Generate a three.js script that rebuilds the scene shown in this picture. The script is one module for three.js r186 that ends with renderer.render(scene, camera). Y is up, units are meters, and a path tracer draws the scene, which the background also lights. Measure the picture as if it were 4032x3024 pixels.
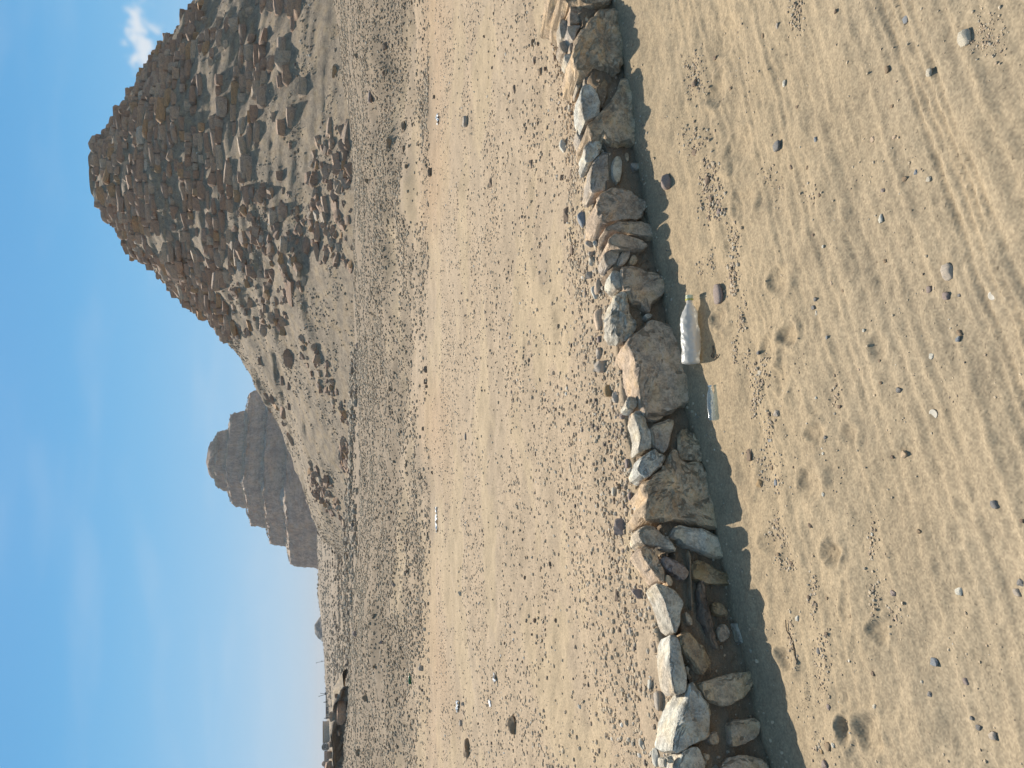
import * as THREE from 'three';
import { mergeGeometries, mergeVertices, toCreasedNormals } from 'three/addons/utils/BufferGeometryUtils.js';
import { createNoise2D, createNoise3D } from 'simplex-noise';

// ---------- camera (a phone held upright; the picture is stored on its side) ----------
const EYE = 1.6, FOC = 3028, PITCH = Math.atan((2016 - 1285) / FOC), SP = Math.sin(PITCH), CP = Math.cos(PITCH);
const scene = new THREE.Scene();
const camera = new THREE.PerspectiveCamera(2 * Math.atan(1512 / FOC) * 180 / Math.PI, 4 / 3, 0.05, 9000);
camera.position.set(0, EYE, 0);
camera.up.set(1, 0, 0);
camera.lookAt(0, EYE - SP, -CP);
camera.updateMatrixWorld();

const renderer = new THREE.WebGLRenderer({ antialias: true });
renderer.toneMapping = THREE.LinearToneMapping;
renderer.toneMappingExposure = 1.2;
renderer.shadowMap.enabled = true;

// ---------- random numbers and noise ----------
function rng(seed) { let s = seed | 0; return () => { s = (s + 0x6d2b79f5) | 0; let t = Math.imul(s ^ (s >>> 15), 1 | s); t = (t + Math.imul(t ^ (t >>> 7), 61 | t)) ^ t; return ((t ^ (t >>> 14)) >>> 0) / 4294967296; }; }
const n2 = createNoise2D(rng(11)), n3 = createNoise3D(rng(12));
const lerp = (a, b, t) => a + (b - a) * t, clamp = (x, a = 0, b = 1) => Math.min(b, Math.max(a, x));
const sstep = (a, b, x) => { const t = clamp((x - a) / (b - a)); return t * t * (3 - 2 * t); };
const fbm2 = (x, y, o = 4) => { let s = 0, a = 0.5, f = 1; for (let i = 0; i < o; i++) { s += a * n2(x * f + i * 17.3, y * f - i * 9.1); a *= 0.5; f *= 2.03; } return s; };
const fbm3 = (x, y, z, o = 3) => { let s = 0, a = 0.5, f = 1; for (let i = 0; i < o; i++) { s += a * n3(x * f + i * 7.7, y * f, z * f - i * 3.1); a *= 0.5; f *= 2.07; } return s; };
function table(pts) { return (x) => { if (x <= pts[0][0]) return pts[0][1]; for (let i = 1; i < pts.length; i++) if (x <= pts[i][0]) { const [a, b] = pts[i - 1], [c, d] = pts[i]; return lerp(b, d, (x - a) / (c - a)); } return pts[pts.length - 1][1]; }; }

// ---------- sky and sun ----------
const SUN_AZ = -7 * Math.PI / 180, SUN_EL = 44.5 * Math.PI / 180;
const sunDir = new THREE.Vector3(Math.sin(SUN_AZ) * Math.cos(SUN_EL), Math.sin(SUN_EL), -Math.cos(SUN_AZ) * Math.cos(SUN_EL));
const pixDir = (px, py) => { const a = (1512 - py) / FOC, b = (px - 2016) / FOC; return new THREE.Vector3(a, -SP - b * CP, -CP + b * SP).normalize(); };
{
  const W = 2048, H = 1024, data = new Float32Array(W * H * 4);
  const keys = [[-90, .28, .26, .23], [-8, .31, .34, .36], [0, .37, .53, .67], [3, .335, .52, .69], [7, .235, .465, .69], [12, .155, .405, .665], [16, .11, .355, .635], [21, .085, .305, .59], [32, .08, .22, .43], [45, .085, .165, .295], [90, .075, .125, .205]];  // stops above the view are desaturated so the shadow fill turns less blue
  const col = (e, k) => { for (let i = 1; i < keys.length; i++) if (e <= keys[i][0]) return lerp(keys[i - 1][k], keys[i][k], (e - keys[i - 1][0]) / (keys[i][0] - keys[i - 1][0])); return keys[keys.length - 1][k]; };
  const c1 = pixDir(560, 165), up = new THREE.Vector3(0, 1, 0), rt = new THREE.Vector3().crossVectors(c1, up).normalize(), u1 = new THREE.Vector3().crossVectors(rt, c1);
  const d = new THREE.Vector3();
  for (let j = 0; j < H; j++) for (let i = 0; i < W; i++) {
    const lat = ((j + .5) / H - .5) * Math.PI, phi = ((i + .5) / W - .5) * 2 * Math.PI, e = lat * 180 / Math.PI;
    d.set(Math.cos(lat) * Math.cos(phi), Math.sin(lat), Math.cos(lat) * Math.sin(phi));
    const o = (j * W + i) * 4;
    let r = col(e, 1), g = col(e, 2), b = col(e, 3);
    if (e > -4) {
      const sc = 1 / (Math.max(d.y, 0) + .22);
      let ci = fbm2(d.x * sc * 1.1 + 3.1, d.z * sc * 2.6 + 1.7, 5) * .5 + .5;
      ci = sstep(.45, .95, ci) * .13 * sstep(-2, 5, e);
      const a = Math.acos(clamp(d.dot(sunDir), -1, 1)) * 180 / Math.PI, glow = Math.exp(-((a / 10) ** 2)) * 6 + Math.exp(-a / 9) * .5;  // glow around the unseen sun, widened to whiten the fill in the shadows
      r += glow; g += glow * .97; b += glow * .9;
      r = lerp(r, .60, ci); g = lerp(g, .66, ci); b = lerp(b, .72, ci);
      const q = d.dot(c1);
      if (q > .9) {                                      // the small cumulus beside the ruined pyramid
        const x = d.dot(rt) / q * 57.3, y = d.dot(u1) / q * 57.3;
        const n = fbm2(x * .75 + 5, y * .75 + 2, 5);
        let m = 1 - Math.hypot((x - .1) / 2.7, (y - .0) / (.95)) + n * .95;
        m = sstep(.05, .75, m);
        r = lerp(r, .66, m * .9); g = lerp(g, .70, m * .9); b = lerp(b, .74, m * .9);
      }
    }
    data[o] = r; data[o + 1] = g; data[o + 2] = b; data[o + 3] = 1;
  }
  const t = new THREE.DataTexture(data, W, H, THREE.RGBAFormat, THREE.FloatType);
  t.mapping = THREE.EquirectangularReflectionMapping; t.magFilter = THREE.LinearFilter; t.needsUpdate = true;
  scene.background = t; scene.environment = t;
}
const sun = new THREE.DirectionalLight(new THREE.Color().setRGB(1, .94, .84), 5);
sun.position.copy(sunDir).multiplyScalar(300); sun.target.position.set(0, 0, -40);
sun.position.add(sun.target.position);
sun.castShadow = true; sun.shadow.radius = 1; sun.shadow.mapSize.set(4096, 4096);
Object.assign(sun.shadow.camera, { left: -120, right: 120, top: 120, bottom: -120, near: 1, far: 900 });
scene.add(sun, sun.target);

// ---------- pixels of the photograph as directions ----------
const ZOOM = { A: [2100, 0, .36166], B: [2200, 500, .36166], C: [2250, 1000, .36166], D: [2350, 1500, .36166], E: [2400, 2000, .36166], F: [2450, 2424, .36166], G: [2700, 0, .6022], H: [2700, 1000, .6022], I: [2700, 2025, .6022], J: [300, 0, .5425], K: [300, 800, .5425], L: [700, 1400, .5425], M: [1100, 2200, .4973], N: [1300, 0, .4521], P: [0, 0, 1] };
const toPx = (k, x, y) => { const z = ZOOM[k]; return [z[0] + x * z[2], z[1] + y * z[2]]; };
const project = (x, y, z) => { const vy = y - EYE, f = -SP * vy - CP * z, b = (-CP * vy + SP * z) / f; return [2016 + b * FOC, 1512 - x / f * FOC, f]; };
const inPoly = (p, x, y) => { let c = false; for (let i = 0, j = p.length - 1; i < p.length; j = i++) if ((p[i][1] > y) !== (p[j][1] > y) && x < (p[j][0] - p[i][0]) * (y - p[i][1]) / (p[j][1] - p[i][1]) + p[i][0]) c = !c; return c; };

// ---------- terrain ----------
const wallD = (x) => { const c = clamp(x, -3.5, 4.5); return 3.16 + .409 * c - .0244 * c * c; };   // depth of the wall's foot
const BACK = .205;                                                                                // level of the ground behind the wall
const crestH = table([[-1.2, .9], [-.5, .92], [-.36, .87], [-.26, .62], [-.2, .42], [-.06, .42], [.1, .53], [.2, .66], [.33, .74], [.42, 1.04], [.5, 1.3], [.8, 1.7], [1.4, 1.2]]);
const bankH = table([[-1, .3], [-.46, .22], [-.38, .34], [-.3, .46], [-.22, .3], [-.14, .1], [-.02, .2], [.1, .34], [.22, .46], [.4, .5], [1, .5]]);
const farH = table([[-1.5, .1], [-.5, .35], [-.43, .7], [-.375, 1.9], [-.335, 2.3], [-.3, 3.1], [-.26, 4.2], [-.19, 4.4], [-.1, 3.6], [.2, 1.5], [1.5, .5]]);
const groundPt = (px, py) => { const r = pixDir(px, py), t = (EYE - .0) / -r.y; return [r.x * t, -r.z * t]; };
const GROOVES = [[[3462, 0], [3603, 361], [3724, 705], [3826, 1000], [3904, 1229], [4013, 1518], [4110, 1740]], [[3507, 36], [3639, 355], [3778, 680], [3868, 963], [3960, 1200], [4040, 1420]], [[3555, 54], [3694, 391], [3814, 680], [3904, 963], [3990, 1180], [4060, 1360]], [[3591, 12], [3718, 343], [3844, 662], [3970, 987], [4060, 1190]]].map((l) => l.map((p) => groundPt(...p)));
for (const l of GROOVES) { const [a, b] = l, e = l[l.length - 1], f = l[l.length - 2]; l.unshift([a[0] + (a[0] - b[0]) * 8, a[1] + (a[1] - b[1]) * 8]); l.push([e[0] + (e[0] - f[0]) * 8, e[1] + (e[1] - f[1]) * 8]); }
const segDist = (l, x, y) => { let best = 9, at = 0, acc = 0; for (let i = 1; i < l.length; i++) { const [ax, ay] = l[i - 1], [bx, by] = l[i], dx = bx - ax, dy = by - ay, L = Math.hypot(dx, dy), t = clamp(((x - ax) * dx + (y - ay) * dy) / (L * L)), q = Math.hypot(x - ax - dx * t, y - ay - dy * t); if (q < best) { best = q; at = acc + t * L; } acc += L; } return [best, at]; };
const TD = (() => { const a = groundPt(3462, 0), b = groundPt(4013, 1518), L = Math.hypot(a[0] - b[0], a[1] - b[1]); return { o: a, ux: (b[0] - a[0]) / L, uy: (b[1] - a[1]) / L }; })();
// footprints and hollows: zoom key, centre, half sizes in the zoom, depth in metres
const PRINTS = [['I', 960, 255, 62, 95, .014], ['I', 645, 955, 60, 80, .012], ['I', 1035, 1400, 45, 110, .013], ['I', 1200, 1430, 95, 140, .012], ['I', 1260, 760, 60, 90, .01], ['I', 560, 190, 70, 70, .008], ['H', 640, 170, 70, 110, .011], ['H', 690, 530, 60, 70, .012], ['H', 560, 610, 60, 90, .009], ['H', 850, 1160, 65, 80, .013], ['H', 820, 1490, 95, 120, .012], ['H', 1080, 1180, 60, 80, .008], ['H', 400, 1450, 60, 120, .008], ['H', 250, 430, 50, 60, .009], ['G', 215, 600, 70, 105, .013], ['G', 350, 990, 90, 130, .011], ['G', 400, 1330, 70, 120, .009], ['G', 260, 250, 90, 110, .007], ['H', 640, 820, 60, 110, .008], ['H', 1270, 620, 60, 110, .006], ['I', 480, 620, 60, 150, .007], ['I', 1060, 620, 40, 200, .006]].map(([k, x, y, a, b, dp]) => {
  const c = groundPt(...toPx(k, x, y)), e1 = groundPt(...toPx(k, x + a, y)), e2 = groundPt(...toPx(k, x, y + b));
  return [c[0], c[1], Math.hypot(e1[0] - c[0], e1[1] - c[1]), Math.hypot(e2[0] - c[0], e2[1] - c[1]), dp];
});
const RUTS = []; { const r = rng(8); for (let i = 0; i < 30; i++) RUTS.push([lerp(-1.25, 1.25, (i + .7 * r()) / 30), lerp(.008, .02, r()), (r() < .55 ? 1 : -1) * lerp(.0025, .007, r())]); }
const bankUp = table([[-1.6, -.025], [-.6, 0], [.2, .025], [.8, .048], [2.2, .058]]);   // sand banked against the wall
function frontSand(x, d) {
  let h = .003 + bankUp(x) * Math.exp(-(((wallD(x) - d) / .6) ** 2)) + .016 * Math.exp(-(((wallD(x) - d) / .14) ** 2)) + fbm2(x * .55, d * .55, 3) * .02 * sstep(.0, .8, wallD(x) - d) + fbm2(x * 2.1 + 9, d * 2.1, 4) * .016 + fbm2(x * 8 + 3, d * 8, 3) * .004;
  if (d < .3 || d > 5 || Math.abs(x) > 5) return h;
  const rx = x - TD.o[0], ry = d - TD.o[1], along = rx * TD.ux + ry * TD.uy, across = rx * TD.uy - ry * TD.ux;   // old tyre ruts, all running the same way
  const m = sstep(-1.15, -.75, -Math.abs(across + .0) - .0) ;
  const wob = across + fbm2(along * .5, 3.3, 2) * .025;
  const rut = sstep(1.5, .9, Math.abs(wob));
  h += rut * (n2(wob * 15, along * .2) * .003 + n2(wob * 31 + 40, along * .5) * .0016 + n2(wob * 30 + 70, along * 13) * .0016);
  h += rut * n2(wob * 4 + 8, along * .3) * .003;
  if (rut > 0) for (const [o, w, a] of RUTS) { const q = (wob - o) / w; if (q * q < 9) h += rut * a * Math.exp(-q * q) * (.65 + .5 * n2(along * 1.6, o * 31)); }
  for (let g = 0; g < GROOVES.length; g++) {
    const [q, at] = segDist(GROOVES[g], x, d);
    if (q > .09) continue;
    const w = .0058, wav = .8 + .3 * n2(at * 3, g * 9);
    h -= wav * .008 * Math.exp(-(q * q) / (w * w)); h += wav * .0024 * Math.exp(-((q - .016) ** 2) / (.008 ** 2));
    if (g === 0 && q < .085) h -= .0018 * Math.max(0, Math.sin(at * 2 * Math.PI / .062)) ** 3 * sstep(.085, .03, q);
  }
  for (const [cx, cd, a, b, dp] of PRINTS) {
    const u = (d - cd) / a, v = (x - cx) / b, r = Math.hypot(u, v * (1 + .25 * u)) + n2(x * 9 + cx * 7, d * 9) * .22 + n2(x * 30, d * 30) * .06, sd = clamp(.5 + .5 * n2(Math.atan2(u, v) * .8, cx * 5));
    if (r < 1.8) h += -dp * 1.3 * (1 - sstep(.3, 1.05, r)) + dp * .95 * sd * Math.exp(-((r - 1.15) ** 2) / .05);
  }
  return h;
}
function backGround(x, d) {
  const lat = x / Math.max(d, 4);
  let h = BACK + fbm2(x * .4 + 30, d * .4, 3) * .05 + fbm2(x * 2.2, d * 2.2 + 12, 3) * .018;
  h += .03 * sstep(4.6, 3.9, d);
  h -= .05 * Math.exp(-((d - 10.6) ** 2) / .9);                             // the sandy track
  const rise = sstep(10.8, 14, d);
  h += sstep(11.8, 16.5, d + fbm2(x * .25, 1, 2) * 1.6) * bankH(lat) + rise * (fbm2(x * .22 + 5, d * .3, 3) * .2 + fbm2(x * .7, d * .9 + 3, 3) * .08);
  const c = crestH(lat), t = sstep(16, 26, d);
  h = lerp(h, c + fbm2(x * .16, d * .16 + 9, 3) * .22 + fbm2(x * .6, d * .6, 2) * .06, t);
  if (d > 26) {
    const drop = sstep(27, 38, d);
    h = lerp(h, -.25 + fbm2(x * .06, d * .06, 3) * .5, drop);
    const f = sstep(60, 255, d);
    h = lerp(h, farH(lat) + fbm2(x * .03, d * .03, 3) * .8 * sstep(100, 180, d) - .2, f);
    h = lerp(h, 0, sstep(275, 420, d));
    h += fbm2(x * .012, d * .012, 2) * 1.2 * sstep(500, 900, d);
  }
  return h;
}
function H(x, d) {
  const q = d - wallD(x), t = sstep(.16, .28, q);
  return t <= 0 ? frontSand(x, d) : t >= 1 ? backGround(x, d) : lerp(frontSand(x, d), backGround(x, d), t);
}
function hitGround(px, py) {
  const r = pixDir(px, py); let t0 = r.y < -.12 ? (EYE - .42) / -r.y : 6, t1 = t0;
  for (; t1 < 900; t1 *= 1.004) { if (EYE + r.y * t1 < H(r.x * t1, -r.z * t1)) break; t0 = t1; }
  for (let i = 0; i < 18; i++) { const m = (t0 + t1) / 2; if (EYE + r.y * m < H(r.x * m, -r.z * m)) t1 = m; else t0 = m; }
  return [r.x * t1, -r.z * t1, t1];
}

// ---------- textures (grain, speckle, stains) ----------
function tileNoise(S, freq, seed) {
  const g = new Float32Array(freq * freq), r = rng(seed); for (let i = 0; i < g.length; i++) g[i] = r();
  const out = new Float32Array(S * S), k = freq / S;
  for (let y = 0; y < S; y++) { const fy = y * k, y0 = Math.floor(fy), ty = fy - y0, sy = ty * ty * (3 - 2 * ty), a = (y0 % freq) * freq, b = ((y0 + 1) % freq) * freq;
    for (let x = 0; x < S; x++) { const fx = x * k, x0 = Math.floor(fx), tx = fx - x0, sx = tx * tx * (3 - 2 * tx), c = x0 % freq, e = (x0 + 1) % freq; out[y * S + x] = lerp(lerp(g[a + c], g[a + e], sx), lerp(g[b + c], g[b + e], sx), sy); } }
  return out;
}
function texture(S, f, srgb) {
  const d = new Uint8Array(S * S * 4);
  for (let i = 0; i < S * S; i++) { const c = f(i); for (let k = 0; k < 3; k++) d[i * 4 + k] = clamp(c[k] ?? c[0]) * 255; d[i * 4 + 3] = 255; }
  const t = new THREE.DataTexture(d, S, S); t.wrapS = t.wrapT = THREE.RepeatWrapping; t.magFilter = THREE.LinearFilter; t.minFilter = THREE.LinearMipmapLinearFilter; t.generateMipmaps = true;
  if (srgb) t.colorSpace = THREE.SRGBColorSpace; t.needsUpdate = true; return t;
}
const S = 1024;
const na = tileNoise(S, 512, 1), nb = tileNoise(S, 256, 2), nc = tileNoise(S, 96, 3), nd = tileNoise(S, 32, 4), ne = tileNoise(S, 10, 5), nf = tileNoise(S, 340, 6);
const sandMap = texture(S, (i) => { const v = .86 + (na[i] - .5) * .16 + (nb[i] - .5) * .10 + (nd[i] - .5) * .05 + (ne[i] - .5) * .05, k = nf[i] > .93 ? -.28 * (nf[i] - .93) / .07 : nf[i] < .04 ? .1 : 0; return [v + k, (v + k) * .992, (v + k) * .975]; }, true);
const sandBump = texture(S, (i) => [.25 + .3 * na[i] + .25 * nb[i] + .2 * nc[i] + (nf[i] > .9 ? (nf[i] - .9) * 2.5 : 0)]);
const rockMap = texture(S, (i) => { const v = .905 + (na[i] - .5) * .16 + (nb[i] - .5) * .12 + (nc[i] - .5) * .2 + (nd[i] - .5) * .2 + (ne[i] - .5) * .18, w = clamp((ne[i] - .45) * 2); return [v, v * lerp(1, .965, w), v * lerp(1, .90, w)]; }, true);
const rockBump = texture(S, (i) => [.2 * na[i] + .2 * nb[i] + .3 * nc[i] + .3 * nd[i] - (Math.abs(nd[i] - .5) < .018 ? .12 : 0)]);
const rep = (t, m) => { const c = t.clone(); c.repeat.set(m, m); c.needsUpdate = true; return c; };

const groundMat = new THREE.MeshStandardMaterial({ name: 'sand', vertexColors: true, roughness: 1, map: sandMap, bumpMap: sandBump, bumpScale: .003 });
const stoneMat = new THREE.MeshStandardMaterial({ name: 'limestone', vertexColors: true, roughness: .95, map: rep(rockMap, 1.7), bumpMap: rep(rockBump, 1.7), bumpScale: .008 });
const mudMat = new THREE.MeshStandardMaterial({ name: 'mud', vertexColors: true, roughness: 1, map: rep(sandMap, 1.3), bumpMap: rep(rockBump, 2.5), bumpScale: .011 });
const pebbleMat = new THREE.MeshStandardMaterial({ name: 'pebble', roughness: .9, flatShading: true });
const rgb = (r, g, b) => new THREE.Color().setRGB(r, g, b);
const stoneColor = { w: [.70, .645, .53], p: [.65, .565, .435], g: [.53, .44, .345], t: [.66, .485, .33], b: [.35, .245, .15], d: [.28, .195, .13], y: [.67, .485, .305], s: [.26, .24, .22], u: [.37, .285, .24], l: [.30, .31, .32], o: [.42, .28, .14] };

const names = new Map();
function numbered(n) { const k = names.get(n) ?? 0; names.set(n, k + 1); return k ? n + '_' + String(k).padStart(3, '0') : n; }
function tag(o, label, category, group, kind) { o.userData.label = label; if (category) o.userData.category = category; if (group) o.userData.group = group; if (kind) o.userData.kind = kind; return o; }
function shade(o) { o.castShadow = o.receiveShadow = true; return o; }
function top(name, o) { o.name = numbered(name); scene.add(o); o.traverse((c) => c.isMesh && shade(c)); return o; }

// ---------- ground sheet ----------
{
  const rows = []; for (const d of [-900, -250, -80, -30, -12, -6, -3, -1.5, -.7, 0, .4, .7, .9]) rows.push(d);
  let d = 1.05; while (d < 4.3) { rows.push(d); d += .0085; }
  while (d < 70) { rows.push(d); d += .0115 * (d / 4.3) ** 2; }
  while (d < 7000) { rows.push(d); d *= 1.035; }
  const M = 520, ext = [1.15, 1.4, 1.9, 3, 6], cols = [];
  for (let i = 0; i <= M; i++) cols.push(i / M * 2 - 1);
  cols.unshift(...ext.map((e) => -e).reverse()); cols.push(...ext);
  const nr = rows.length, nc_ = cols.length, pos = new Float32Array(nr * nc_ * 3), uv = new Float32Array(nr * nc_ * 2), col = new Float32Array(nr * nc_ * 3);
  let o = 0;
  for (let j = 0; j < nr; j++) { const dd = rows[j], D = Math.max(Math.abs(dd), 2.2), half = D * .72 + .5;
    for (let i = 0; i < nc_; i++, o++) {
      const x = cols[i] * half, h = H(x, dd), q = dd - wallD(x);
      pos[o * 3] = x; pos[o * 3 + 1] = h; pos[o * 3 + 2] = -dd; uv[o * 2] = x / 2.3; uv[o * 2 + 1] = dd / 2.3;
      let c;
      if (q < .25) {                                       // fine yellow sand of the foreground, greyer where the tyres packed it
        const a = fbm2(x * .9 + 3, dd * .9, 3), grey = sstep(2.9, 1.6, dd) * .8 + a * .35;
        c = [lerp(.485, .445, grey), lerp(.37, .352, grey), lerp(.232, .236, grey)];
      } else {
        const a = clamp(fbm2(x * .5 + 40, dd * .8, 4) + .5), fine = sstep(.52, .72, clamp(fbm2(x * .35 + 7, dd * .55, 4) + .5));
        c = [lerp(.52, .55, a), lerp(.395, .41, a), lerp(.265, .27, a)];
        c = c.map((v, k) => lerp(v, [.56, .425, .265][k], fine * .8));
        const band = Math.exp(-((dd - 10.4 - fbm2(x * .3, 2, 2) * .8) ** 2) / 2.6) * clamp(.42 + fbm2(x * .35, 8, 3));
        c = c.map((v, k) => lerp(v, [.53, .35, .20][k], band * .7));
        const mound = sstep(10.9, 15.5, dd + fbm2(x * .3, dd * .35, 4) * 5.5);                    // brown rubble
        c = c.map((v, k) => lerp(v, [.34, .255, .17][k] * (1 + .1 * n2(x * 1.7, dd * 1.7)), mound * .9));
        const f = sstep(50, 130, dd), e2 = clamp(fbm2(x * .04, dd * .07, 4) + .5);
        c = c.map((v, k) => lerp(v, lerp([.33, .25, .17][k], [.42, .32, .215][k], e2), f));
      }
      col[o * 3] = c[0]; col[o * 3 + 1] = c[1]; col[o * 3 + 2] = c[2];
    } }
  const idx = new Uint32Array((nr - 1) * (nc_ - 1) * 6); let k = 0;
  for (let j = 0; j < nr - 1; j++) for (let i = 0; i < nc_ - 1; i++) { const a = j * nc_ + i, b = a + 1, c = a + nc_, e = c + 1; idx[k++] = a; idx[k++] = b; idx[k++] = c; idx[k++] = b; idx[k++] = e; idx[k++] = c; }
  const g = new THREE.BufferGeometry();
  g.setAttribute('position', new THREE.BufferAttribute(pos, 3)); g.setAttribute('uv', new THREE.BufferAttribute(uv, 2)); g.setAttribute('color', new THREE.BufferAttribute(col, 3)); g.setIndex(new THREE.BufferAttribute(idx, 1));
  g.computeVertexNormals();
  tag(top('ground', new THREE.Mesh(g, groundMat)), 'desert ground of yellow sand, gravel and low rubble mounds', 'ground', null, 'structure');
}

// ---------- rock shapes ----------
function boxUV(g) {
  const p = g.attributes.position, n = g.attributes.normal, uv = new Float32Array(p.count * 2);
  for (let i = 0; i < p.count; i++) { const ax = Math.abs(n.getX(i)), ay = Math.abs(n.getY(i)), az = Math.abs(n.getZ(i)), x = p.getX(i), y = p.getY(i), z = p.getZ(i);
    if (ay > ax && ay > az) { uv[i * 2] = x; uv[i * 2 + 1] = z; } else if (ax > az) { uv[i * 2] = z; uv[i * 2 + 1] = y; } else { uv[i * 2] = x; uv[i * 2 + 1] = y; } }
  g.setAttribute('uv', new THREE.BufferAttribute(uv, 2)); return g;
}
// a chipped unit rock (about 1 across): a rounded block cut by random planes
function rockGeo(seed, { seg = 2, power = 5, cuts = 7, lo = .30, hi = .5, rough = .03, crease = .7 } = {}) {
  const r = rng(seed * 7919 + 13);
  let g = new THREE.BoxGeometry(1, 1, 1, seg, seg, seg); g.deleteAttribute('uv'); g.deleteAttribute('normal'); g = mergeVertices(g, 1e-4);
  const p = g.attributes.position, v = new THREE.Vector3(), pl = [];
  for (let i = 0; i < cuts; i++) { const n = new THREE.Vector3(r() * 2 - 1, r() * 2 - 1, r() * 2 - 1).normalize(); pl.push([n, lerp(lo, hi, r())]); }
  for (let i = 0; i < p.count; i++) {
    v.fromBufferAttribute(p, i); const L = (Math.abs(v.x) ** power + Math.abs(v.y) ** power + Math.abs(v.z) ** power) ** (1 / power); v.multiplyScalar(.5 / L);
    for (const [n, k] of pl) { const q = v.dot(n) - k; if (q > 0) v.addScaledVector(n, -q); }
    const m = 1 + fbm3(v.x * 2.2 + seed * 3.1, v.y * 2.2, v.z * 2.2, 2) * rough * 6; v.multiplyScalar(m);
    p.setXYZ(i, v.x, v.y, v.z);
  }
  g = toCreasedNormals(g, crease); return g;
}
function tint(g, c, amount = .12, f = 3, seed = 0) {
  const p = g.attributes.position, a = new Float32Array(p.count * 3);
  for (let i = 0; i < p.count; i++) { const n = fbm3(p.getX(i) * f + seed, p.getY(i) * f, p.getZ(i) * f, 2), m = 1 + n * amount * 2; a[i * 3] = c[0] * m; a[i * 3 + 1] = c[1] * m * (1 + n * .03); a[i * 3 + 2] = c[2] * m * (1 + n * .06); }
  g.setAttribute('color', new THREE.BufferAttribute(a, 3)); return g;
}

// ---------- low stone wall ----------
const LEAN = .32;
function onFace(px, py, off) {                             // the pixel's ray on the wall's leaning face, set back by off
  const r = pixDir(px, py); let t0 = 1, t1 = 9;
  for (let i = 0; i < 40; i++) { const m = (t0 + t1) / 2, x = r.x * m, y = EYE + r.y * m, d = -r.z * m; if (d > wallD(x) + LEAN * Math.max(y, 0) + off) t1 = m; else t0 = m; }
  return new THREE.Vector3(r.x * t1, EYE + r.y * t1, r.z * t1);
}
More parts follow.
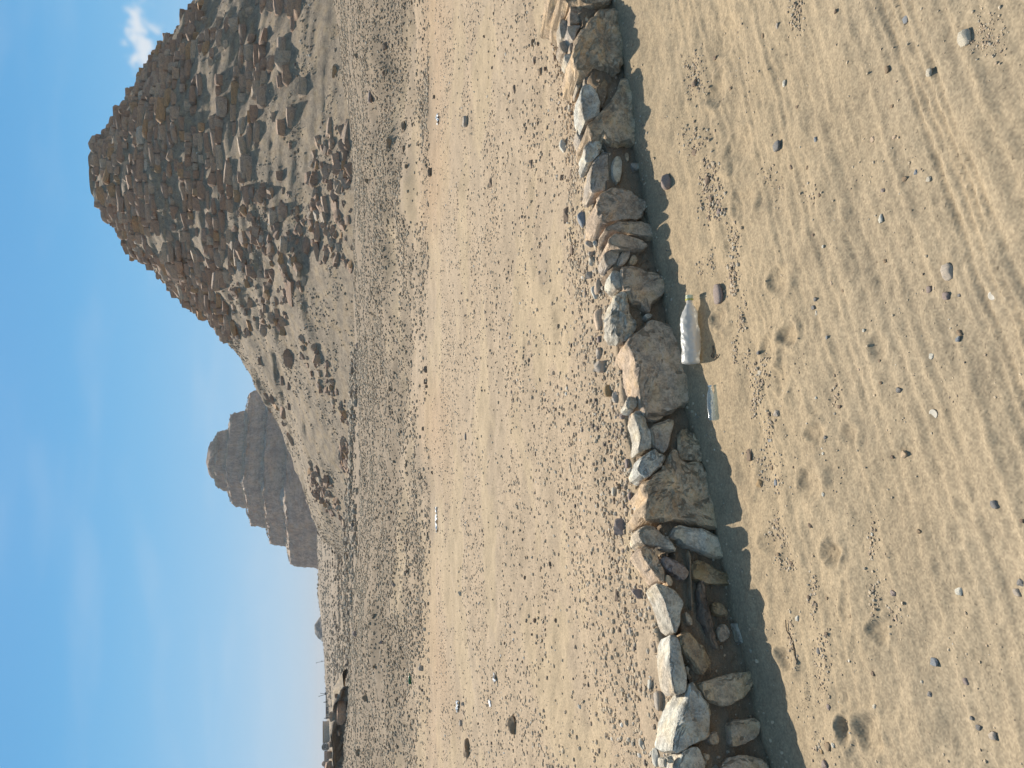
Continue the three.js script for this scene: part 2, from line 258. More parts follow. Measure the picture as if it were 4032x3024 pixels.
// zoom key, colour, set-back, depth, roughness, outline
const STONES = [
  ['A', 't', .06, .3, .006, [[410, -40], [570, -40], [585, 60], [575, 130], [595, 190], [560, 220], [500, 240], [440, 265], [395, 265], [395, 150]]],
  ['A', 'g', .05, .16, .004, [[370, 270], [500, 265], [520, 300], [480, 330], [455, 420], [430, 450], [400, 400], [375, 340]]],
  ['A', 'p', .12, .12, .004, [[290, 215], [340, 205], [375, 240], [370, 320], [385, 385], [350, 420], [300, 400], [285, 300]]],
  ['A', 'g', .10, .13, .004, [[285, 460], [330, 435], [365, 445], [380, 480], [375, 560], [350, 575], [310, 545], [290, 500]]],
  ['A', 'g', .07, .12, .003, [[395, 470], [440, 460], [435, 500], [420, 565], [395, 565]]],
  ['A', 'w', .08, .12, .003, [[340, 590], [400, 575], [425, 595], [425, 680], [415, 710], [375, 690], [335, 640]]],
  ['A', 'y', .0, .42, .014, [[720, 100], [800, 80], [950, 85], [975, 120], [950, 200], [955, 330], [970, 450], [1020, 580], [990, 650], [950, 690], [940, 760], [860, 765], [800, 720], [700, 690], [580, 730], [430, 690], [425, 600], [450, 490], [480, 420], [530, 320], [600, 230], [680, 150]]],
  ['A', 'p', .11, .14, .004, [[500, 770], [545, 800], [550, 900], [520, 930], [480, 1000], [465, 900]]],
  ['A', 'g', .07, .16, .004, [[545, 805], [700, 765], [740, 770], [735, 840], [680, 930], [640, 900], [560, 920]]],
  ['A', 'b', .03, .2, .005, [[700, 950], [750, 850], [810, 880], [815, 950], [790, 1080], [740, 1190], [725, 1100], [690, 1020]]],
  ['A', 'w', .02, .22, .006, [[530, 935], [600, 905], [640, 920], [680, 980], [735, 1080], [725, 1200], [690, 1250], [600, 1290], [560, 1320], [530, 1200], [525, 1120], [510, 1030]]],
  ['A', 'y', .0, .4, .010, [[940, 880], [1010, 850], [1110, 890], [1170, 940], [1160, 1010], [1180, 1080], [1190, 1200], [1190, 1310], [1220, 1350], [1180, 1380], [1150, 1440], [1130, 1540], [1000, 1540], [940, 1560], [840, 1530], [740, 1460], [680, 1470], [590, 1410], [575, 1370], [640, 1310], [720, 1240], [780, 1150], [850, 1090], [910, 1000]]],
  ['A', 'g', .12, .12, .004, [[480, 1400], [550, 1350], [575, 1480], [565, 1600], [540, 1605], [510, 1530], [465, 1450]]],
  ['B', 'w', .07, .2, .006, [[310, 150], [400, 110], [470, 75], [490, 130], [470, 230], [430, 310], [350, 390], [285, 385], [285, 250]]],
  ['B', 'g', .06, .22, .006, [[470, 260], [560, 270], [555, 400], [565, 620], [500, 690], [370, 715], [335, 650], [345, 530], [360, 410]]],
  ['B', 'p', .03, .16, .003, [[590, 350], [640, 295], [690, 340], [695, 450], [665, 600], [640, 605], [590, 560], [580, 450]]],
  ['B', 'y', .04, .1, .003, [[725, 280], [755, 275], [770, 320], [755, 380], [725, 350]]],
  ['B', 'g', .03, .12, .003, [[780, 385], [880, 395], [890, 450], [830, 470], [800, 450]]],
  ['B', 'u', .03, .16, .004, [[910, 400], [970, 375], [1040, 420], [1030, 540], [950, 540], [920, 470]]],
  ['B', 't', .01, .34, .009, [[600, 650], [700, 660], [800, 700], [840, 760], [940, 790], [960, 840], [900, 1000], [720, 1010], [600, 1020], [480, 1040], [410, 980], [400, 850], [440, 760], [520, 690]]],
  ['B', 't', .0, .3, .005, [[610, 1030], [780, 1020], [1020, 1050], [1060, 1100], [1050, 1200], [960, 1190], [800, 1165], [640, 1125], [510, 1130], [500, 1090]]],
  ['B', 't', .0, .3, .005, [[640, 1150], [760, 1180], [900, 1215], [980, 1280], [930, 1330], [800, 1320], [690, 1315], [600, 1290], [530, 1255], [570, 1180]]],
  ['B', 'g', .05, .16, .005, [[560, 1330], [640, 1320], [670, 1350], [650, 1430], [600, 1490], [530, 1510], [495, 1450], [495, 1380]]],
  ['B', 'g', .03, .14, .004, [[700, 1340], [780, 1330], [785, 1370], [740, 1470], [700, 1510], [650, 1500], [640, 1470], [675, 1390]]],
  ['B', 'y', .02, .12, .003, [[810, 1380], [870, 1430], [840, 1500], [770, 1490], [770, 1440]]],
  ['C', 't', .0, .34, .007, [[540, 150], [640, 115], [740, 140], [800, 180], [930, 185], [1025, 235], [1045, 350], [1020, 430], [930, 500], [870, 540], [855, 640], [800, 590], [750, 530], [660, 520], [620, 430], [555, 370]]],
  ['C', 'w', .09, .14, .005, [[430, 190], [510, 175], [540, 210], [548, 370], [520, 395], [460, 350], [415, 270]]],
  ['C', 'p', .04, .2, .016, [[490, 430], [560, 370], [600, 410], [610, 530], [650, 640], [700, 700], [730, 770], [700, 850], [620, 895], [500, 890], [440, 830], [420, 700], [440, 560]]],
  ['C', 't', -.02, .4, .007, [[620, 920], [740, 830], [860, 715], [930, 710], [1050, 740], [1160, 770], [1220, 850], [1230, 1000], [1290, 1180], [1340, 1280], [1340, 1400], [1310, 1510], [1276, 1622], [1176, 1632], [1106, 1722], [916, 1752], [836, 1757], [776, 1712], [740, 1582], [720, 1400], [690, 1280], [680, 1130], [640, 1030], [605, 980]]],
  ['C', 'p', .05, .08, .003, [[795, 650], [850, 638], [895, 665], [860, 700], [800, 690]]],
  ['D', 'w', .1, .13, .006, [[330, 190], [380, 165], [430, 190], [450, 230], [430, 300], [355, 305], [310, 260]]],
  ['D', 'p', .07, .15, .006, [[395, 350], [470, 320], [535, 390], [550, 470], [600, 590], [600, 710], [500, 765], [435, 790], [470, 650], [460, 540], [420, 440]]],
  ['D', 'g', .02, .22, .005, [[580, 500], [680, 450], [840, 400], [850, 450], [800, 620], [780, 740], [730, 790], [680, 750], [612, 690], [605, 590]]],
  ['D', 't', .06, .12, .003, [[545, 385], [640, 365], [720, 372], [725, 400], [640, 432], [555, 415]]],
  ['D', 'w', .02, .2, .008, [[560, 770], [650, 740], [680, 790], [735, 820], [730, 870], [650, 970], [550, 1050], [490, 1030], [430, 980], [460, 880], [520, 800]]],
  ['D', 'y', .02, .24, .012, [[915, 510], [960, 500], [1050, 540], [1080, 600], [1150, 680], [1170, 820], [1150, 872], [1000, 868], [920, 860], [910, 760], [900, 600]]],
  ['D', 'y', -.01, .4, .010, [[700, 980], [770, 880], [830, 740], [880, 750], [925, 878], [1170, 885], [1200, 1000], [1260, 1080], [1290, 1150], [1330, 1290], [1340, 1440], [1360, 1600], [1250, 1600], [1100, 1550], [900, 1520], [700, 1500], [535, 1520], [515, 1440], [520, 1350], [550, 1240], [500, 1150], [600, 1040]]],
  ['E', 'p', .05, .22, .005, [[320, 220], [450, 175], [530, 230], [590, 300], [640, 310], [720, 430], [700, 470], [600, 440], [480, 400], [360, 380], [315, 300]]],
  ['E', 'p', -.01, .26, .004, [[740, 175], [880, 210], [1030, 230], [1150, 290], [1280, 340], [1330, 430], [1325, 530], [1240, 545], [1080, 500], [930, 440], [800, 400], [760, 340], [670, 320], [695, 240]]],
  ['E', 't', .08, .2, .009, [[370, 400], [480, 440], [540, 560], [600, 700], [600, 830], [520, 760], [430, 640], [350, 520], [330, 440]]],
  ['E', 'u', .03, .2, .006, [[590, 520], [680, 540], [800, 610], [870, 690], [860, 740], [790, 800], [740, 740], [650, 690], [585, 600]]],
  ['E', 'y', .05, .1, .003, [[610, 720], [660, 730], [695, 800], [670, 860], [620, 820]]],
  ['E', 'p', .03, .2, .004, [[490, 810], [620, 850], [700, 890], [800, 1000], [820, 1040], [770, 1150], [780, 1250], [740, 1350], [710, 1370], [680, 1290], [630, 1130], [590, 1000], [530, 900]]],
  ['E', 'o', .02, .2, .007, [[880, 600], [1000, 570], [1120, 630], [1240, 700], [1320, 740], [1380, 830], [1200, 832], [1060, 830], [960, 780], [900, 770]]],
  ['E', 'd', .02, .15, .008, [[985, 800], [1035, 770], [1042, 900], [1075, 1050], [1120, 1230], [1160, 1380], [1200, 1560], [1120, 1480], [1060, 1330], [1000, 1130], [965, 950]]],
  ['E', 'b', .035, .15, .002, [[858, 460], [884, 480], [890, 650], [893, 800], [912, 1110], [888, 1112], [872, 800], [864, 620]]],
  ['E', 'o', .02, .14, .004, [[1120, 1030], [1200, 1010], [1290, 1140], [1240, 1180], [1120, 1140]]],
  ['E', 'y', .05, .1, .003, [[820, 1120], [870, 1150], [910, 1260], [890, 1285], [840, 1220]]],
  ['E', 'p', .0, .16, .004, [[1340, 1240], [1460, 1250], [1500, 1330], [1540, 1460], [1430, 1465], [1390, 1350]]],
  ['E', 't', .02, .16, .005, [[1210, 1280], [1290, 1260], [1330, 1400], [1220, 1470], [1180, 1380]]],
  ['F', 'w', .04, .2, .003, [[510, 215], [600, 205], [640, 330], [670, 480], [710, 660], [710, 790], [680, 840], [570, 868], [530, 700], [515, 560], [515, 400]]],
  ['F', 'o', .02, .24, .005, [[660, 180], [730, 165], [800, 250], [870, 320], [930, 420], [985, 510], [940, 560], [870, 640], [820, 600], [740, 470], [650, 370], [635, 270]]],
  ['F', 'y', .0, .3, .006, [[840, 730], [1000, 690], [1200, 630], [1450, 590], [1480, 650], [1440, 740], [1380, 840], [1290, 920], [1150, 990], [1050, 960], [930, 920], [880, 850]]],
  ['F', 'w', .02, .3, .006, [[735, 760], [770, 725], [810, 780], [860, 860], [930, 950], [965, 1100], [960, 1260], [900, 1350], [750, 1430], [620, 1500], [535, 1475], [555, 1340], [585, 1180], [640, 1030], [695, 900]]],
  ['F', 't', .01, .26, .006, [[1170, 1180], [1260, 1140], [1500, 1110], [1530, 1230], [1480, 1330], [1350, 1400], [1190, 1440], [1180, 1300]]],
  ['F', 't', .03, .12, .004, [[970, 1290], [1020, 1260], [1050, 1330], [1040, 1400], [980, 1410], [940, 1360]]],
  ['F', 'w', .02, .22, .005, [[670, 1475], [790, 1410], [860, 1440], [890, 1540], [915, 1600], [890, 1690], [840, 1760], [640, 1740], [610, 1659], [640, 1540]]],
  ['F', 't', .0, .34, .007, [[1100, 1600], [1200, 1530], [1400, 1550], [1550, 1570], [1640, 1659], [1690, 1850], [1500, 1950], [1150, 1900], [1030, 1720]]],
  ['F', 'y', .05, .08, .003, [[890, 1490], [960, 1520], [940, 1580], [900, 1560]]],
  ['F', 'p', .1, .08, .003, [[490, 1540], [550, 1520], [562, 1590], [500, 1605]]],
  ['F', 'p', .12, .08, .003, [[440, 1560], [482, 1540], [492, 1645], [455, 1655]]],
];
function faceStone(key, ck, off, depth, rough, poly, seed) {
  let pts = poly.map(([x, y]) => onFace(...toPx(key, x, y), off));
  for (let it = 0; it < 1; it++) { const o = []; for (let i = 0; i < pts.length; i++) { const a = pts[i], b = pts[(i + 1) % pts.length]; o.push(a.clone().lerp(b, .22), a.clone().lerp(b, .78)); } pts = o; }
  const per = []; let L = 0; for (let i = 0; i < pts.length; i++) { per.push(L); L += pts[i].distanceTo(pts[(i + 1) % pts.length]); }
  const N = Math.round(clamp(L / .012, 26, 84)), ring = [];
  for (let i = 0; i < N; i++) { const s = i / N * L; let k = pts.length - 1; while (per[k] > s) k--; const a = pts[k], b = pts[(k + 1) % pts.length]; ring.push(a.clone().lerp(b, (s - per[k]) / a.distanceTo(b))); }
  const C = new THREE.Vector3(); ring.forEach((p) => C.add(p)); C.divideScalar(N);
  const sl = .409 - .0488 * C.x, back = new THREE.Vector3(sl, 0, -1).normalize().negate(), out = new THREE.Vector3(-0, 0, 0);
  const nrm = new THREE.Vector3(sl, 0, 1).normalize();       // towards the camera side
  nrm.y = LEAN * .8; nrm.normalize(); const bk = new THREE.Vector3(-sl, -.06, -1).normalize();
  const size = L / 4, bul = Math.min(.014, size * .05);
  const P = [], push = (v, dirN, dirR, amt) => { const q = v.clone(), f = 26, n = fbm3(v.x * 9 + seed, v.y * 9, v.z * 9, 3), m = fbm3(v.x * f + seed, v.y * f, v.z * f, 2), rid = 1 - Math.abs(n3(v.x * 14 + seed, v.y * 14, v.z * 14)); q.addScaledVector(dirN, amt * (n * 2.2 + m * .9 + (rid - .6) * .8)); if (dirR) q.addScaledVector(dirR, amt * (m * .9)); P.push(q); };
  const fr = [], nr = Math.round(clamp(L / 7 / .013, 6, 15)); for (let i = 1; i <= nr; i++) fr.push(i / (nr + .45));
  push(C.clone().addScaledVector(nrm, bul), nrm, null, rough);
  const rd = Math.min(.012, size * .055);
  for (const f of fr) for (const p of ring) push(C.clone().lerp(p, f).addScaledVector(nrm, bul * (1 - f ** 3)), nrm, null, rough);
  const side = [[1, rd * .6], [1.004, rd * 1.6], [1.0, rd * 3 + .01], [1.0, depth * .35 + .02], [.97, depth * .65 + .02], [.88, depth], [.6, depth * 1.08]];
  for (const [f, b] of side) for (const p of ring) { const r = p.clone().sub(C); push(C.clone().addScaledVector(r, f).addScaledVector(bk, b), r.clone().normalize(), null, rough * .9); }
  push(C.clone().addScaledVector(bk, depth * 1.1), bk, null, rough);
  const R = fr.length + side.length, idx = [];
  for (let i = 0; i < N; i++) { const j = (i + 1) % N; idx.push(0, 1 + i, 1 + j); for (let k = 0; k < R - 1; k++) { const a = 1 + k * N + i, b = 1 + k * N + j, c = a + N, e = b + N; idx.push(a, c, b, b, c, e); } idx.push(1 + R * N, 1 + (R - 1) * N + j, 1 + (R - 1) * N + i); }
  let g = new THREE.BufferGeometry(); g.setAttribute('position', new THREE.Float32BufferAttribute(P.flatMap((p) => [p.x, p.y, p.z]), 3)); g.setIndex(idx);
  // winding: make the front face look along nrm
  g.computeVertexNormals(); if (new THREE.Vector3().fromBufferAttribute(g.attributes.normal, 0).dot(nrm) < 0) { for (let i = 0; i < idx.length; i += 3) { const t = idx[i]; idx[i] = idx[i + 1]; idx[i + 1] = t; } g.setIndex(idx); }
  g = toCreasedNormals(g, .8);
  boxUV(g);
  const c = stoneColor[ck], p = g.attributes.position, a = new Float32Array(p.count * 3), stain = stoneColor.y, dirt = stoneColor.d;
  for (let i = 0; i < p.count; i++) { const x = p.getX(i), y = p.getY(i), z = p.getZ(i), n = fbm3(x * 5 + seed, y * 5, z * 5, 4), s = sstep(.05, .45, fbm3(x * 3.1 - seed, y * 4, z * 3 + 9, 4)), s2 = sstep(.18, .4, fbm3(x * 7 + 20, y * 9 + seed, z * 7, 4)); const m = 1 + n * .3; for (let k = 0; k < 3; k++) a[i * 3 + k] = lerp(lerp(c[k], stain[k], s * .5), dirt[k] * 1.3, s2 * .35) * m; }
  g.setAttribute('color', new THREE.BufferAttribute(a, 3));
  return g;
}
const wall = new THREE.Group(); wall.position.set(0, 0, -wallD(0));
tag(wall, 'low wall of rough pale limestone blocks packed in brown mud across the sand', 'stone wall');
{
  const add = (g) => { g.translate(0, 0, wallD(0)); const m = new THREE.Mesh(g, stoneMat); m.name = 'stone'; wall.add(m); };
  STONES.forEach(([k, c, off, dep, ro, poly], i) => add(faceStone(k, c, off * (k === 'A' ? 1.4 : k === 'B' ? .9 : .3), dep * .75, ro, poly, i * 3.7)));
  for (const [i, dx, dy] of [[6, -220, -830], [11, -290, -1500], [0, -30, -420], [14, 0, 0], [52, 300, 1180], [53, 260, 900], [54, 330, 1250], [47, 260, 1300]]) { if (!dx) continue; const [k, c, off, dep, ro, poly] = STONES[i]; add(faceStone(k, c, off + .01, dep, ro, poly.map(([x, y]) => [x + dx, y + dy]), i + 77)); }
  // earth core between the stones
  const nx = 620, nv = 44, P = [], col = [], uv = [], idx = [], cr = rng(5);
  for (let i = 0; i <= nx; i++) for (let j = 0; j <= nv; j++) {
    const x = lerp(-3.4, 4.4, i / nx), v = j / nv, hb = BACK + .01 + fbm2(x * 2.3, 4, 3) * .06; let h, q;
    if (v < .62) { h = lerp(-.06, hb, v / .62); q = .05 + LEAN * Math.max(h, 0) + sstep(.03, -.05, h) * -.03; }
    else { const t = (v - .62) / .38; h = hb - .012 * t * t - sstep(.6, 1, t) * .06; q = .05 + LEAN * hb + t * .34; }
    const y0 = h, n = fbm3(x * 7, y0 * 12, q * 7, 4), m = n3(x * 30, y0 * 34, q * 30), l = n2(y0 * 40, x * 3);
    q += v < .62 ? n * .022 + m * .007 + l * .006 : 0; h += v >= .62 ? n * .02 + m * .006 : m * .004;
    const d = wallD(x) + q; P.push(x, h, -d + wallD(0)); uv.push(x / 1.0, (h + q));
    const s = 1 + n * .3; col.push(.42 * s, .305 * s, .20 * s);
  }
  for (let i = 0; i < nx; i++) for (let j = 0; j < nv; j++) { const a = i * (nv + 1) + j, b = a + nv + 1; idx.push(a, b, a + 1, b, b + 1, a + 1); }
  const g = new THREE.BufferGeometry(); g.setAttribute('position', new THREE.Float32BufferAttribute(P, 3)); g.setAttribute('uv', new THREE.Float32BufferAttribute(uv, 2)); g.setAttribute('color', new THREE.Float32BufferAttribute(col, 3)); g.setIndex(idx); g.computeVertexNormals();
  const core = new THREE.Mesh(g, mudMat); core.name = 'mud_core'; tag(core, 'dark brown mud packing between the stones'); wall.add(core);
  // grit stuck in the mud
  const bits = [], base = rockGeo(3, { seg: 1, cuts: 4 });
  for (let i = 0; i < 900; i++) { const x = lerp(-2.4, 3, cr()), h = cr() ** .8 * .24, q = .03 + LEAN * h + cr() * .02 + fbm3(x * 7, h * 12, .1, 4) * .03, s = lerp(.004, .015, cr() ** 3), b = base.clone(); b.rotateX(cr() * 6).rotateY(cr() * 6).scale(s, s * .8, s); b.translate(x, h, -wallD(x) - q + wallD(0)); const k = cr(); tint(b, k < .3 ? stoneColor.p : k < .7 ? stoneColor.b : stoneColor.t, 0); boxUV(b); bits.push(b); }
  const m = new THREE.Mesh(mergeGeometries(bits), stoneMat); m.name = 'grit'; m.userData.kind = 'stuff'; m.userData.label = 'small grit stuck in the mud'; wall.add(m);
}
top('low_stone_wall', wall);

// ---------- ruined pyramid ----------
const PA = (() => { const r = pixDir(352, 660), t = 100 / -r.z; return { x: r.x * t, y: EYE + r.y * t, z: -100 }; })();
const PAZ = Math.atan2(PA.x, 100), acrossAxis = (k, x, y) => { const r = pixDir(...toPx(k, x, y)), vx = Math.sin(PAZ), vz = -Math.cos(PAZ), t = (PA.x * vx + PA.z * vz) / (r.x * vx + r.z * vz); return [(r.x * t - PA.x) * Math.cos(PAZ) + (r.z * t - PA.z) * Math.sin(PAZ), EYE + r.y * t]; };
const atDepth = (k, x, y, D) => { const [px, py] = toPx(k, x, y), r = pixDir(px, py), t = D / -r.z; return [r.x * t, EYE + r.y * t]; };
const PB = -.8;
const profL = [['J', 65, 1250], ['J', 100, 1460], ['J', 210, 1590], ['K', 250, 150], ['K', 370, 300], ['K', 450, 440], ['K', 600, 510], ['K', 700, 650], ['K', 820, 740], ['K', 970, 830], ['K', 1100, 960], ['K', 1210, 1110], ['K', 1330, 1260], ['L', 640, 225], ['L', 800, 460], ['L', 870, 640], ['L', 930, 800], ['L', 985, 1000], ['L', 1060, 1160], ['L', 1180, 1215], ['L', 1300, 1310]].map((q) => { const [x, y] = acrossAxis(...q); return [y, -x]; });
const profR = [['J', 65, 1130], ['J', 110, 1020], ['J', 190, 930], ['J', 330, 780], ['J', 440, 640], ['J', 575, 450], ['J', 715, 270], ['J', 860, 90], ['J', 915, 0]].map((q) => { const [x, y] = acrossAxis(...q); return [y, x]; });
{ const a = profR[profR.length - 1]; profR.push([PB, a[1] + (a[0] - PB) * 1.45]); const b = profL[profL.length - 1]; profL.push([PB, b[1] + 2]); }
const mono = (l) => table(l.slice().sort((a, b) => a[0] - b[0]));
const RL = mono(profL), RR = mono(profR), RF = table([[PB, 54], [1, 49], [3.5, 43], [7, 36], [11, 29.5], [16.5, 21.5], [21.5, 14], [25, 8], [27, 4.2], [28.4, .8]]);
function pyrR(th, h) {                                      // radius of the mound in direction th (0 = right, -90 deg = towards the camera)
  const c = Math.cos(th + PAZ), s = Math.sin(th + PAZ), rx = Math.max(.05, c > 0 ? RR(h) : RL(h)), rz = Math.max(.05, RF(h) * (s < 0 ? 1 : .8)), n = 2.05;
  const R = Math.max(.05, (Math.abs(c / rx) ** n + Math.abs(s / rz) ** n) ** (-1 / n) * .965 - .7 * sstep(4, 12, h));
  const x = Math.cos(th) * R, z = Math.sin(th) * R;
  return R + fbm3(x * .09, h * .12, z * .09, 3) * 1.6 * sstep(PB, 5, h) * sstep(PA.y + .5, PA.y - 5, h) + fbm3(x * .4, h * .4, z * .4, 2) * .5 * sstep(PB, 2, h);
}
const pyrPt = (th, h, add = 0) => { const R = pyrR(th, h) + add; return [PA.x + Math.cos(th) * R, h, PA.z - Math.sin(th) * R]; };
// note: th is measured so that sin(th) < 0 lies towards the camera
function hitPyr(px, py) {
  const r = pixDir(px, py); for (let t = 42; t < 170; t += .15) { const x = r.x * t, y = EYE + r.y * t, z = r.z * t; if (y > PA.y || y < PB) continue; const dx = x - PA.x, dz = -(z - PA.z), th = Math.atan2(dz, dx); if (Math.hypot(dx, dz) < pyrR(th, y)) return { p: new THREE.Vector3(x, y, z), th, h: y, t }; }
  return null;
}
const pz = (k, l) => l.map(([x, y]) => toPx(k, x, y));
const ROCKS = [...pz('J', [[-300, -900], [1660, -900], [1640, 0], [1630, 110], [1550, 160], [1540, 320], [1580, 380], [1580, 470], [1500, 600], [1420, 560], [1400, 680], [1330, 860], [1370, 950], [1330, 1040], [1240, 1060], [1200, 1130], [1300, 1180], [1310, 1250], [1200, 1330], [1190, 1420], [1110, 1560], [1090, 1655]]), ...pz('K', [[1190, 330], [1210, 450], [1100, 520], [1110, 640], [1130, 780], [1165, 950], [1150, 1000], [-600, 1000]])];
const LOWROCKS = [...pz('J', [[1750, 1000], [1990, 850], [2010, 1600]]), ...pz('K', [[2010, 300], [2000, 480], [1860, 470], [1610, 350], [1580, 200], [1620, 20]])];
const STRIP = pz('L', [[940, 740], [1130, 950], [1180, 1080], [1390, 1230], [1340, 1330], [1100, 1140], [980, 1060], [930, 880]]);
const DARKPIT = pz('L', [[1190, 600], [1330, 690], [1330, 840], [1200, 830], [1170, 700]]);
const MID = [...pz('J', [[1200, 1330], [1600, 1400]]), ...pz('K', [[1560, 200], [1650, 600], [1500, 900], [1160, 1000], [1100, 520]])];
const VEIN = pz('K', [[1600, 950], [1740, 1000], [1900, 1350], [2080, 1600], [1950, 1620], [1700, 1300]]);
const pyrColors = [[.48, .315, .205], [.42, .265, .17], [.51, .345, .225], [.48, .345, .24], [.54, .41, .285], [.50, .30, .15], [.44, .29, .195], [.39, .26, .175], [.60, .49, .365]];
const blockGeos = []; for (let i = 0; i < 14; i++) blockGeos.push(boxUV(rockGeo(40 + i, { seg: 2, power: i < 9 ? 8 : 4.5, cuts: i < 9 ? 3 : 5, lo: i < 9 ? .52 : .42, hi: .66, rough: i < 9 ? .018 : .03, crease: 1.05 })));
const boulderMats = pyrColors.map((c, i) => new THREE.MeshStandardMaterial({ name: 'boulder_stone', color: rgb(...c), roughness: .95, map: rep(rockMap, .55 + (i % 3) * .1), bumpMap: rep(rockBump, .55 + (i % 3) * .1), bumpScale: .022 }));
const pyramid = new THREE.Group(); pyramid.position.set(PA.x, PB, PA.z);
tag(pyramid, 'ruined pyramid of tumbled brown stone blocks rising from a sandy rubble slope', 'pyramid');
const apronGravel = [];
{
  const nt = 420, nh = 210, P = [], col = [], uv = [], idx = [];
  for (let j = 0; j <= nh; j++) { const h = lerp(PB - .6, PA.y, j / nh); for (let i = 0; i <= nt; i++) { const th = i / nt * Math.PI * 2, [x, y, z] = pyrPt(th, Math.max(h, PB)); P.push(x - PA.x, h - PB, z - PA.z); uv.push(th * 14, h * .6); const [qx, qy] = project(x, y, z), inr = inPoly(ROCKS, qx, qy) ? 1 : 0, n = clamp(fbm3(x * .12, y * .12, z * .12, 4) + .5), m = clamp(fbm3(x * .5, y * .5, z * .5, 3) + .5); const a = [[.39, .295, .195], [.34, .255, .165], [.38, .28, .18]]; for (let k = 0; k < 3; k++) col.push(lerp(lerp(a[0][k], a[1][k], n * .6 + m * .4), a[2][k], inr * .65)); } }
  for (let j = 0; j < nh; j++) for (let i = 0; i < nt; i++) { const a = j * (nt + 1) + i, b = a + nt + 1; idx.push(a, b, a + 1, b, b + 1, a + 1); }
  const g = new THREE.BufferGeometry(); g.setAttribute('position', new THREE.Float32BufferAttribute(P, 3)); g.setAttribute('uv', new THREE.Float32BufferAttribute(uv, 2)); g.setAttribute('color', new THREE.Float32BufferAttribute(col, 3)); g.setIndex(idx); g.computeVertexNormals();
  const moundMat = new THREE.MeshStandardMaterial({ name: 'rubble_sand', vertexColors: true, roughness: 1, map: rep(rockMap, .5), bumpMap: rep(rockBump, .8), bumpScale: .03 });
  const m = new THREE.Mesh(g, moundMat); m.name = 'sand_mound'; tag(m, 'sandy rubble slope'); pyramid.add(m);
  // stone blocks
  const r = rng(77), blocks = [], up = new THREE.Vector3(0, 1, 0);
  const put = (th, h, L, Hh, D, { sink = .25, tumble = .1, ci, add = 0 } = {}) => {
    const [x, y, z] = pyrPt(th, h, add), [qx, qy, f] = project(x, y, z), rr = pyrR(th, h), [x2, , z2] = pyrPt(th + .02, h), [x3, , z3] = pyrPt(th - .02, h);
    const yaw = Math.atan2(-(z2 - z3), x2 - x3) + (r() - .5) * (.5 + tumble * 2), e = new THREE.Euler((r() - .5) * tumble * 2, yaw, (r() - .5) * tumble * 1.6, 'YXZ');
    const back = D * (.5 - sink), q = new THREE.Vector3(x - PA.x, 0, z - PA.z).normalize();
    blocks.push({ p: new THREE.Vector3(x - PA.x, y - PB, z - PA.z).addScaledVector(q, -D * sink), e, s: new THREE.Vector3(L, Hh, D), area: (qx > -50 && qx < 4082 && qy > -50 && qy < 3074 ? 1 : .05) * L * Hh / (f * f), g: Math.floor(r() * 14), c: ci ?? (() => { const k = r(); return k < .2 ? 0 : k < .36 ? 1 : k < .52 ? 2 : k < .63 ? 3 : k < .72 ? 4 : k < .79 ? 5 : k < .91 ? 6 : k < .985 ? 7 : 8; })() });
  };
  for (let h = PB + .4; h < PA.y - .2; h += lerp(.62, .8, r())) {
    const lim = Math.PI * 1.22; let th = -Math.PI / 2 - lim / 2; const R0 = () => pyrR(th, h);
    while (th < -Math.PI / 2 + lim / 2) {
      const L = lerp(.7, 2.3, r() ** 1.5), R = Math.max(R0(), .6), step = (L * .98) / R; th += step / 2;
      const [x, y, z] = pyrPt(th, h), [qx, qy] = project(x, y, z), pocket = fbm3(x * .11, h * .16, z * .11, 3);
      const ins = inPoly(ROCKS, qx, qy), low = inPoly(LOWROCKS, qx, qy), mid = inPoly(MID, qx, qy);
      let pr = ins ? (pocket > .22 ? .35 : pocket > .12 ? .7 : .97) : low ? .24 : mid ? .13 : .022;
      const right = qy < 500 && qx > 700 ? .55 : 1;
      if (r() < pr * right) { const big = ins ? 1 : low ? .75 : lerp(.4, 1, r()); put(th, h + (r() - .5) * .25, L * big * 1.04, lerp(.55, .95, r()) * big, lerp(.9, 1.7, r()) * big, { sink: ins ? lerp(.05, .4, r()) : lerp(.2, .45, r()), tumble: ins ? (pocket > .1 ? .35 : .1) : .5 }); }
      th += step / 2;
    }
  }
